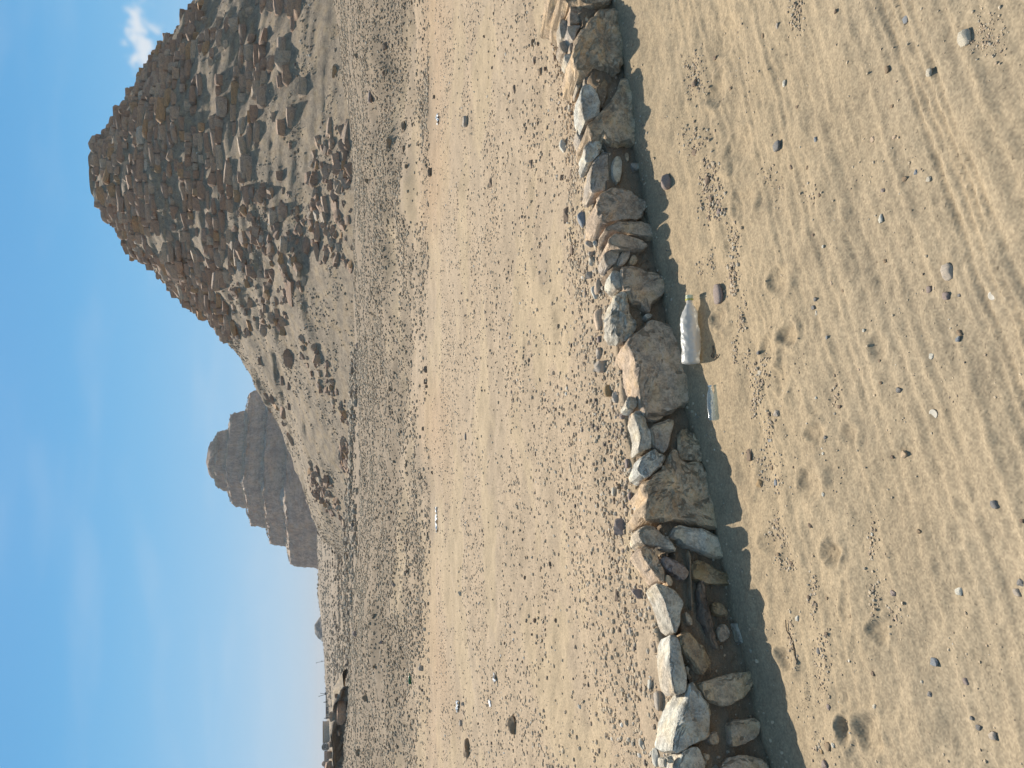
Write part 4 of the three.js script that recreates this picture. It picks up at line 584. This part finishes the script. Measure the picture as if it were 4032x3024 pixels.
for (const [k, x, y, a, b, c] of [['C', 480, 1560, 70, 130, 'g'], ['C', 300, 1080, 60, 140, 'g'], ['C', 300, 930, 40, 70, 'u'], ['C', 190, 230, 80, 80, 'g'], ['C', 260, 420, 90, 140, 'w'], ['D', 360, 510, 40, 55, 'g'], ['D', 275, 390, 55, 60, 'u'], ['D', 375, 400, 50, 160, 'g'], ['D', 360, 1265, 50, 100, 'u'], ['D', 190, 1200, 60, 110, 'p'], ['D', 430, 1380, 50, 80, 'p'], ['D', 245, 1150, 60, 60, 'b'], ['D', 330, 900, 50, 100, 'u'], ['E', 80, 950, 44, 130, 'd'], ['E', 310, 930, 120, 90, 'u'], ['E', 450, 945, 60, 70, 'p'], ['E', 300, 20, 60, 60, 'w'], ['F', 460, 630, 70, 70, 'w'], ['F', 215, 1400, 60, 110, 'p'], ['F', 300, 740, 44, 110, 'w'], ['F', 370, 1540, 34, 170, 'w'], ['F', 430, 380, 60, 60, 'w'], ['F', 90, 170, 40, 80, 'g'], ['B', 80, 960, 44, 170, 'd'], ['B', 250, 1010, 84, 160, 'l'], ['B', 320, 1100, 44, 90, 't'], ['B', 145, 1340, 38, 110, 'd'], ['B', 310, 1190, 60, 60, 'g'], ['B', 335, 1275, 90, 80, 'g'], ['B', 350, 1380, 70, 50, 'g'], ['B', 400, 1265, 50, 70, 'w'], ['B', 360, 1460, 60, 110, 'p'], ['B', 135, 510, 34, 90, 'd'], ['B', 35, 550, 44, 60, 'd'], ['B', 320, 470, 50, 60, 'u'], ['A', 130, 750, 30, 36, 'd'], ['A', 70, 785, 34, 80, 'b'], ['A', 235, 640, 26, 50, 'd'], ['A', 345, 745, 40, 80, 'b'], ['A', 430, 900, 50, 90, 'u'], ['A', 10, 660, 30, 80, 'd'], ['A', 400, 1170, 40, 90, 'p'],
  ['M', 1440, 1300, 28, 45, 'g'], ['M', 1455, 1148, 26, 28, 'g'], ['M', 1430, 275, 24, 34, 'p'], ['M', 2140, 40, 18, 36, 'd'], ['M', 2022, 490, 26, 36, 'd'], ['M', 1943, 150, 18, 30, 'd'], ['M', 2185, 490, 18, 36, 'd'], ['M', 2105, 560, 12, 20, 'd'], ['M', 2000, 600, 14, 20, 'd'], ['M', 1785, 670, 14, 22, 'd'], ['M', 1680, 1460, 14, 20, 'd'], ['M', 1575, 1305, 14, 18, 'd'], ['N', 1605, 780, 18, 70, 'd'], ['N', 1765, 375, 30, 54, 'b'], ['N', 1828, 625, 26, 56, 'b'], ['N', 1775, 525, 18, 56, 'w'], ['N', 1340, 320, 18, 22, 'd'], ['N', 1870, 600, 18, 26, 'd'], ['N', 1810, 385, 18, 26, 'd'], ['N', 1410, 590, 14, 24, 'd'], ['N', 905, 845, 20, 30, 'd'], ['N', 1400, 1590, 14, 80, 'd'], ['N', 1755, 1430, 14, 70, 'd'], ['N', 870, 1500, 34, 70, 'd'], ['N', 1675, 710, 12, 22, 'd'], ['N', 1540, 955, 14, 22, 'd'], ['L', 1845, 850, 14, 26, 'd'], ['L', 2090, 590, 16, 50, 's']]) loose(k, x, y, a, b, c, BEHIND);
for (const [k, x, y, a, b, c] of [['N', 640, 1100, 36, 84, 'b'], ['N', 512, 1255, 40, 88, 'b'], ['N', 350, 840, 32, 100, 'u'], ['N', 478, 400, 30, 60, 'd'], ['N', 230, 490, 30, 40, 'b'], ['N', 665, 1450, 26, 34, 'b'], ['N', 465, 640, 22, 34, 'd'], ['N', 640, 1300, 22, 60, 'b'], ['N', 320, 1580, 30, 44, 'b'], ['L', 1545, 240, 26, 40, 'b'], ['L', 1800, 100, 24, 50, 'd'], ['L', 1800, 190, 24, 40, 'd'], ['L', 1805, 225, 22, 22, 'b'], ['L', 1780, 530, 18, 30, 'd'], ['M', 680, 1105, 32, 40, 'b'], ['M', 625, 1530, 28, 50, 'b'], ['M', 600, 595, 30, 44, 'u'], ['M', 1125, 865, 34, 40, 'g'], ['M', 1150, 560, 20, 30, 'p'], ['M', 750, 855, 20, 26, 'b'], ['M', 810, 660, 22, 24, 'u'], ['M', 1012, 105, 22, 26, 'd'], ['M', 1035, 270, 14, 20, 'd'], ['M', 1130, 1040, 16, 24, 'd'], ['M', 905, 205, 18, 20, 'u']]) loose(k, x, y, a, b, c, MOUND);  // one dark brown stone here is added in place of a dark hole

// ---------- litter ----------
function lathe(prof, seg = 40) { return new THREE.LatheGeometry(prof.map(([r, y]) => new THREE.Vector2(r, y)), seg); }
function crumple(g, amt, f, seed) { const p = g.attributes.position; for (let i = 0; i < p.count; i++) { const x = p.getX(i), y = p.getY(i), z = p.getZ(i), L = Math.hypot(x, z) || 1, n = 1 - 2 * Math.abs(n3(x * f + seed, y * f, z * f)), m = n3(x * f * .4 + seed, y * f * .4, z * f * .4); const k = 1 + amt * (n * .5 + m) / Math.max(L, .02); p.setXYZ(i, x * k, y, z * k); } g.computeVertexNormals(); return g; }
{
  const b = new THREE.Group(); const [gx, gd] = hitGround(2752, 1300);
  const prof = [[.001, 0], [.026, .002], [.036, .004], [.0405, .012], [.0415, .025]]; for (let i = 0; i <= 40; i++) { const y = .03 + i / 40 * .17; prof.push([.0415 + .0012 * Math.sin(y * 190) * sstep(.09, .05, y) - .0025 * sstep(.09, .13, y) * sstep(.18, .13, y), y]); } for (let i = 1; i <= 20; i++) { const t = i / 20; prof.push([lerp(.0415, .0135, sstep(0, 1, t) * .6 + t * .4), .20 + t * .075]); } prof.push([.0130, .280], [.0130, .2845]);
  const body = crumple(lathe(prof, 64), .0032, 26, 3); { const p = body.attributes.position; for (let i = 0; i < p.count; i++) { const y = p.getY(i), x = p.getX(i); const dent = .010 * Math.exp(-(((y - .185) / .035) ** 2)) * sstep(-.005, .03, x) + .007 * Math.exp(-(((y - .03) / .02) ** 2)) * sstep(.0, .03, x); p.setX(i, x - dent); } body.computeVertexNormals(); }
  const film = new THREE.MeshPhysicalMaterial({ name: 'white_plastic', color: rgb(.80, .77, .70), roughness: .35, transmission: .5, thickness: 0, ior: 1.45 });
  const m = new THREE.Mesh(body, film); m.name = 'bottle_body'; b.add(m);
  const ring = new THREE.Mesh(lathe([[.0131, .2785], [.0175, .279], [.0178, .2825], [.0131, .283]]), new THREE.MeshStandardMaterial({ name: 'yellow_plastic', color: rgb(.62, .58, .09), roughness: .4 })); ring.name = 'neck_ring'; b.add(ring);
  const ribs = []; for (let i = 0; i < 36; i++) { const a = i / 36 * Math.PI * 2, g = new THREE.BoxGeometry(.0009, .011, .0012); g.translate(.0157, .2925, 0).rotateY(a); ribs.push(g); }
  const cap = new THREE.Mesh(mergeGeometries([lathe([[.0135, .2855], [.0155, .286], [.0155, .299], [.0145, .3005], [.0, .3007]], 36), ...ribs]), new THREE.MeshStandardMaterial({ name: 'cap_plastic', color: rgb(.78, .76, .52), roughness: .45 })); cap.name = 'cap'; b.add(cap);
  b.rotation.set(0, .07, -Math.PI / 2 + .0, 'YXZ'); const yy = H(gx, gd); b.position.set(gx - .148, yy + .040, -gd + .01);
  tag(b, 'crumpled milky white plastic bottle with yellow ring lying against the wall', 'bottle'); top('plastic_bottle', b);
  // flattened blue bottle in the wall's shade
  const c = new THREE.Group(), [bx, bd] = hitGround(2818, 1585), g = crumple(lathe([[.001, 0], [.016, .002], [.019, .012], [.018, .03], [.0195, .05], [.018, .075], [.0185, .095], [.012, .12], [.0065, .132], [.0065, .146]], 36), .003, 40, 8); g.scale(1, 1, .55);
  const bm = new THREE.Mesh(g, new THREE.MeshPhysicalMaterial({ name: 'blue_plastic', color: rgb(.74, .84, .92), roughness: .15, transmission: .88, thickness: 0 })); bm.name = 'bottle_body'; c.add(bm);
  const bn = new THREE.Mesh(lathe([[.0062, .146], [.0082, .1462], [.0082, .1495], [.0062, .15]], 24), new THREE.MeshPhysicalMaterial({ name: 'blue_neck', color: rgb(.5, .68, .85), roughness: .2, transmission: .7, thickness: 0 })); bn.name = 'neck'; c.add(bn);
  c.rotation.set(0, .22, -Math.PI / 2 + .0, 'YXZ'); c.position.set(bx - .075, H(bx, bd) + .010, -bd);
  tag(c, 'small crushed clear blue plastic bottle on the shaded sand', 'bottle'); top('blue_plastic_bottle', c);
  // green glass bottle far off
  const [ex, ed] = hitGround(...toPx('M', 1047, 945)), gb = new THREE.Group(), gg = new THREE.Mesh(lathe([[.001, 0], [.03, .002], [.032, .02], [.032, .13], [.025, .16], [.012, .185], [.0115, .235]], 24), new THREE.MeshPhysicalMaterial({ name: 'green_glass', color: rgb(.05, .25, .09), roughness: .1, transmission: .5, thickness: 0 })); gg.name = 'bottle_body'; gb.add(gg);
  const gl = new THREE.Mesh(lathe([[.0115, .235], [.015, .236], [.015, .246], [.011, .247]], 20), gg.material); gl.name = 'lip'; gb.add(gl); gb.scale.setScalar(.7); gb.rotation.set(0, .3, -Math.PI / 2, 'YXZ'); gb.position.set(ex - .1, H(ex, ed) + .03, -ed); tag(gb, 'green glass bottle lying on the far rubble mound', 'bottle'); top('green_bottle', gb);
}
const scrapMat = new THREE.MeshStandardMaterial({ name: 'white_litter', color: rgb(.80, .79, .76), roughness: .6 });
for (const [k, x, y, a, b, label] of [['L', 1885, 1190, 20, 180, 'long white plastic strip on the gravel below the stepped pyramid'], ['N', 947, 1035, 24, 86, 'white crumpled plastic scrap on the orange sand track'], ['M', 1418, 1165, 20, 90, 'white torn paper scrap beside a small grey stone'], ['M', 1715, 940, 30, 50, 'white folded paper scrap alone on the gravel'], ['M', 1675, 1145, 14, 38, 'thin white paper sliver on the gravel']]) {
  const [px, py] = toPx(k, x, y), z = ZOOM[k][2], [gx, gd, t] = hitGround(px, py), w = b * z * t / FOC, v = a * z * t / FOC, g = new THREE.BoxGeometry(w, .006, Math.max(v * 2.2, .06), 16, 1, 6), p = g.attributes.position, s = x * .01;
  for (let i = 0; i < p.count; i++) { const X = p.getX(i), Z = p.getZ(i), f = X / w; p.setZ(i, Z * (1 - Math.abs(f) * .9) + n2(X * 9, s) * .03); p.setY(i, p.getY(i) + Math.abs(n2(X * 11 + s, Z * 14)) * v * .9 + .004); } g.computeVertexNormals();
  const m = new THREE.Mesh(g, scrapMat); m.position.set(gx, H(gx, gd), -gd); tag(m, label, 'litter'); top('litter_scrap', m);
}
{ // white bottle cap in the ruts and a clear disc
  const cap = (k, x, y, s, label, mat) => { const [px, py] = toPx(k, x, y), [gx, gd, t] = hitGround(px, py), R = s * ZOOM[k][2] * t / FOC * .5, g = crumple(lathe([[R * .78, 0], [R, R * .03], [R, R * .16], [R * .94, R * .22], [R * .8, R * .2], [R * .5, R * .17], [0, R * .16]], 28), R * .05, .9 / R, x), c = new THREE.Mesh(g, mat); c.position.set(gx, H(gx, gd) - R * .06, -gd); c.rotation.set(.16, 0, .2); tag(c, label, 'litter'); top('litter_disc', c); };
  cap('H', 1620, 1045, 54, 'white round lid half sunk in the rutted sand', new THREE.MeshStandardMaterial({ name: 'white_lid', color: rgb(.55, .49, .39), roughness: .8 }));
  cap('H', 2005, 272, 48, 'cloudy translucent round lid pressed in the tyre track', new THREE.MeshPhysicalMaterial({ name: 'clear_lid', color: rgb(.62, .55, .43), roughness: .5, transmission: .25, thickness: 0 }));
}
{ // dry twigs
  const twigMat = new THREE.MeshStandardMaterial({ name: 'dry_twig', color: rgb(.17, .12, .075), roughness: 1 }), r = rng(4);
  for (const [k, pts, rad, label] of [['I', [[665, 690], [668, 760], [690, 800], [705, 850], [720, 930], [738, 970]], .0022, 'thin curved dry twig on the sand beside the wall shadow'], ['H', [[180, 600], [190, 640], [175, 670], [205, 680], [215, 660]], .003, 'curled scrap of dry root beside the white bottle']]) {
    const P = pts.map(([x, y]) => { const [gx, gd] = hitGround(...toPx(k, x, y)); return new THREE.Vector3(gx, H(gx, gd) + .002 + r() * .006, -gd); });
    tag(top('dry_twig', new THREE.Mesh(new THREE.TubeGeometry(new THREE.CatmullRomCurve3(P), 40, rad, 6), twigMat)), label, 'twig');
  }
}

// ---------- rocky scarp with a dark cutting, left of the stepped pyramid ----------
{
  const D = 62, X0 = (1512 - 2680) / FOC * D, X1 = (1512 - 3330) / FOC * D, g0 = new THREE.Group(), cx = (X0 + X1) / 2; g0.position.set(cx, -1.2, -D);
  const nx = 120, ny = 24, P = [], col = [], uv = [], idx = []; const topY = table([[X1, 1.35], [-31, 1.3], [-28, 1.22], [-25, 1.0], [X0, .2]]);
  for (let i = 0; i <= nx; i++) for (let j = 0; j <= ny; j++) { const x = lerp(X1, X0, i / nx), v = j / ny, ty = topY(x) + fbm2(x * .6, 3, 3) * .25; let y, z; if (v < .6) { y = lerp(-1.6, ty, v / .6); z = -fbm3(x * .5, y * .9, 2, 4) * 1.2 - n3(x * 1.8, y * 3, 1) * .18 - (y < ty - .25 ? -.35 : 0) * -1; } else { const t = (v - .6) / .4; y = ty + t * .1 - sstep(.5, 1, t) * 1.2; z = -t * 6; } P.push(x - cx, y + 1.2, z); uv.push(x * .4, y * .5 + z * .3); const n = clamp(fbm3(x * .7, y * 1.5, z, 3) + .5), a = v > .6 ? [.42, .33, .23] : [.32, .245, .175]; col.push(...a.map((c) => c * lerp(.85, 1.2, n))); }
  for (let i = 0; i < nx; i++) for (let j = 0; j < ny; j++) { const a = i * (ny + 1) + j, b = a + ny + 1; idx.push(a, b, a + 1, b, b + 1, a + 1); }
  const g = new THREE.BufferGeometry(); g.setAttribute('position', new THREE.Float32BufferAttribute(P, 3)); g.setAttribute('uv', new THREE.Float32BufferAttribute(uv, 2)); g.setAttribute('color', new THREE.Float32BufferAttribute(col, 3)); g.setIndex(idx); g.computeVertexNormals();
  const m = new THREE.Mesh(g, new THREE.MeshStandardMaterial({ name: 'scarp_rock', vertexColors: true, roughness: 1, map: rep(rockMap, .6), bumpMap: rep(rockBump, .6), bumpScale: .03 })); m.name = 'rock_face'; g0.add(m);
  const r = rng(66); for (let i = 0; i < 34; i++) { const x = lerp(X1, X0, r()), s = lerp(.35, 1.3, r() ** 1.6), b = new THREE.Mesh(blockGeos[Math.floor(r() * 14)], boulderMats[[1, 6, 7, 0, 3][Math.floor(r() * 5)]]); b.name = i ? 'boulder_' + String(i).padStart(3, '0') : 'boulder'; const onTop = r() < .35; b.scale.set(s * 1.4, s * .6, s); b.position.set(x - cx, 1.2 + (onTop ? topY(x) + s * .1 : lerp(-.6, topY(x) - .3, r())), onTop ? -.6 : .1 + r() * .4); b.rotation.set((r() - .5) * .4, r() * 6, (r() - .5) * .5); g0.add(b); }
  tag(g0, 'dark broken rock scarp in the rubble below the distant buildings', 'rock scarp'); top('rock_scarp', g0);
}

// ---------- far skyline ----------
{
  const r = rng(31), place = (py, D) => { const x = (1512 - py) / FOC * D * (CP + SP * .2414) ; return [x, H(x, D)]; };
  const colm = (n, c) => new THREE.MeshStandardMaterial({ name: n, color: rgb(...c), roughness: .95, map: rep(rockMap, .3) });
  const pillarMat = colm('pillar_brick', [.20, .15, .12]), wallMat = colm('plaster', [.58, .47, .35]), redMat = colm('mud_brick', [.44, .30, .21]), darkMat = colm('dark_timber', [.10, .085, .075]), leafMat = colm('foliage', [.055, .06, .04]), glassMat = new THREE.MeshStandardMaterial({ name: 'dark_opening', color: rgb(.03, .03, .035), roughness: .5 });
  const box = (w, h, d, x, y, z, m, name, parent) => { const g = new THREE.BoxGeometry(w, h, d); boxUV(g); const b = new THREE.Mesh(g, m); b.name = name; b.position.set(x, y, z); parent.add(b); return b; };
  const mk = (name, py, D, topPx, build, label, cat, group) => { const [x, y] = place(py, D), g = new THREE.Group(); g.position.set(x, y - .4, -D); const ht = EYE + (1285 - topPx) / FOC * D - y + .4; build(g, ht); tag(g, label, cat, group); top(name, g); };
  const D = 285, w = (px) => px / FOC * D;
  mk('brick_pillar', 2971, D, 1268, (g, h) => { box(w(13), h, 1.2, 0, h / 2, 0, pillarMat, 'shaft', g); box(w(10), .5, 1.4, -w(4), h * .3, 0, pillarMat, 'footing', g); }, 'shorter of two dark brown pillars on the skyline', 'pillar');
  mk('brick_pillar', 2990, D, 1263, (g, h) => { box(w(14), h, 1.2, 0, h / 2, 0, pillarMat, 'shaft', g); box(w(18), .5, 1.5, 0, h * .22, 0, pillarMat, 'footing', g); }, 'taller of two dark brown pillars on the skyline', 'pillar');
  mk('low_building', 3025, D, 1289, (g, h) => { box(w(60), h, 3, 0, h / 2, 0, darkMat, 'wall', g); box(w(64), .18, 3.4, 0, h + .09, 0, pillarMat, 'roof', g); for (let i = 0; i < 3; i++) box(.5, .6, .1, -w(20) + i * w(18), h * .6, 1.5, glassMat, 'window', g); }, 'dark low hut beside the brown pillars on the skyline', 'building');
  mk('low_building', 2924, D, 1277, (g, h) => { box(w(75), h, 4, 0, h / 2, 0, redMat, 'wall', g); const dm = new THREE.SphereGeometry(w(10), 20, 10, 0, Math.PI * 2, 0, Math.PI / 2); boxUV(dm); const d = new THREE.Mesh(dm, redMat); d.name = 'dome'; d.position.set(w(0), h - .05, 0); g.add(d); for (let i = 0; i < 5; i++) box(.45, .8, .1, -w(28) + i * w(13), h * .45, 2, glassMat, 'doorway', g); }, 'long reddish mud brick building with a small dome on the skyline', 'building');
  mk('low_building', 2806, D, 1274, (g, h) => { box(w(64), h, 4, 0, h / 2, 0, wallMat, 'wall', g); box(w(66), .25, 4.4, 0, h + .12, 0, redMat, 'roof', g); for (let i = 0; i < 4; i++) box(.35, h * .7, .3, -w(24) + i * w(15), h * .4, 2.1, wallMat, 'pilaster', g); }, 'long pale plastered building on the skyline', 'building');
  mk('kiosk', 2727, D, 1285, (g, h) => { box(w(18), h, 1.6, 0, h / 2, 0, darkMat, 'cabin', g); box(w(20), .12, 1.9, 0, h + .06, 0, darkMat, 'roof', g); box(.5, .5, .1, w(3), h * .55, .8, wallMat, 'hatch', g); }, 'small dark square kiosk on the skyline', 'kiosk');
  mk('low_wall', 2700, D + 12, 1284, (g, h) => { box(w(120), h, 1, 0, h / 2, 0, wallMat, 'wall', g); box(w(122), .15, 1.2, 0, h + .07, 0, redMat, 'coping', g); }, 'pale low enclosure wall behind the kiosk', 'wall');
  const leaf = (g, h, rad, n, y0, shape) => { const pos = [], q = new THREE.PlaneGeometry(.16, .1), mtx = new THREE.Matrix4(), e = new THREE.Euler(), L = []; for (let i = 0; i < n; i++) { const t = r(), a = r() * 6.28, R = rad * shape(t) * Math.sqrt(r()); const c = q.clone(); c.rotateX(r() * 6).rotateY(r() * 6); c.translate(Math.cos(a) * R, y0 + t * (h - y0), Math.sin(a) * R); L.push(c); } const m = new THREE.Mesh(mergeGeometries(L), leafMat); m.name = 'crown'; g.add(m); const tr = new THREE.CylinderGeometry(.04, .08, h * .7, 7); tr.translate(0, h * .35, 0); boxUV(tr); const tm = new THREE.Mesh(tr, darkMat); tm.name = 'trunk'; g.add(tm); };
  for (const [py, tp] of [[2695, 1274], [2755, 1276]]) mk('cypress_tree', py, D - 4, tp, (g, h) => leaf(g, h, w(3.2), 700, h * .1, (t) => Math.sin(Math.PI * (.08 + .9 * t)) * (1.2 - t)), 'slim dark cypress on the skyline beside the pale enclosure wall', 'tree', 'slim dark trees on the skyline');
  mk('bushy_tree', 2862, D - 3, 1268, (g, h) => leaf(g, h, w(16), 2600, h * .15, (t) => Math.sqrt(Math.sin(Math.PI * (.05 + .93 * t)))), 'round dusty tree between the pale and the reddish building', 'tree');
  const post = (g, a, b, rad = .07) => { const t = new THREE.Mesh(new THREE.TubeGeometry(new THREE.LineCurve3(new THREE.Vector3(...a), new THREE.Vector3(...b)), 1, rad, 7), darkMat); t.name = 'pole'; g.add(t); };
  mk('crossed_poles', 2664, D - 2, 1258, (g, h) => { post(g, [0, 0, 0], [-w(8), h + w(2), 0], .09); post(g, [-.1, 0, .2], [w(4), h - w(4), .2], .08); box(.7, .9, .6, 0, .9, 0, darkMat, 'footing', g); }, 'two crossed leaning poles on the skyline', 'poles');
  mk('lamp_post', 2541, D - 10, 1248, (g, h) => { post(g, [0, 0, 0], [-w(5), h, 0], .06); box(.35, .15, .25, -w(5.5), h, 0, darkMat, 'lamp_head', g); box(.3, .3, .2, -w(.5), h * .45, .1, darkMat, 'control_box', g); }, 'leaning lamp post standing on the far sand ridge', 'lamp post');
  // far conical hill
  const hd = 520, [hx] = place(2420, hd), HH = EYE + (1285 - 1243) / FOC * hd + 3, hw = 62 / FOC * hd, hp = []; for (let i = 0; i <= 24; i++) { const t = i / 24; hp.push([hw * (t + .15 * Math.sin(t * 3)), HH * Math.cos(t * Math.PI / 2) ** .9 - 3]); }
  const hg = lathe(hp.reverse(), 60), pp = hg.attributes.position; for (let i = 0; i < pp.count; i++) { const x = pp.getX(i), y = pp.getY(i), z = pp.getZ(i), n = fbm3(x * .12, y * .2, z * .12, 3); pp.setXYZ(i, x * (1 + n * .2), y + n * 1.2, z * (1 + n * .2)); } hg.computeVertexNormals(); boxUV(hg);
  const hm = new THREE.Mesh(hg, colm('hill', [.30, .25, .20])); hm.material.side = THREE.DoubleSide; hm.position.set(hx, 0, -hd); tag(hm, 'small grey conical hill on the horizon beside the stepped pyramid', 'hill', null, 'structure'); top('hill', hm);
}
scene.fog = new THREE.FogExp2(new THREE.Color().setRGB(.86, .86, .86), .0003);
renderer.render(scene, camera);
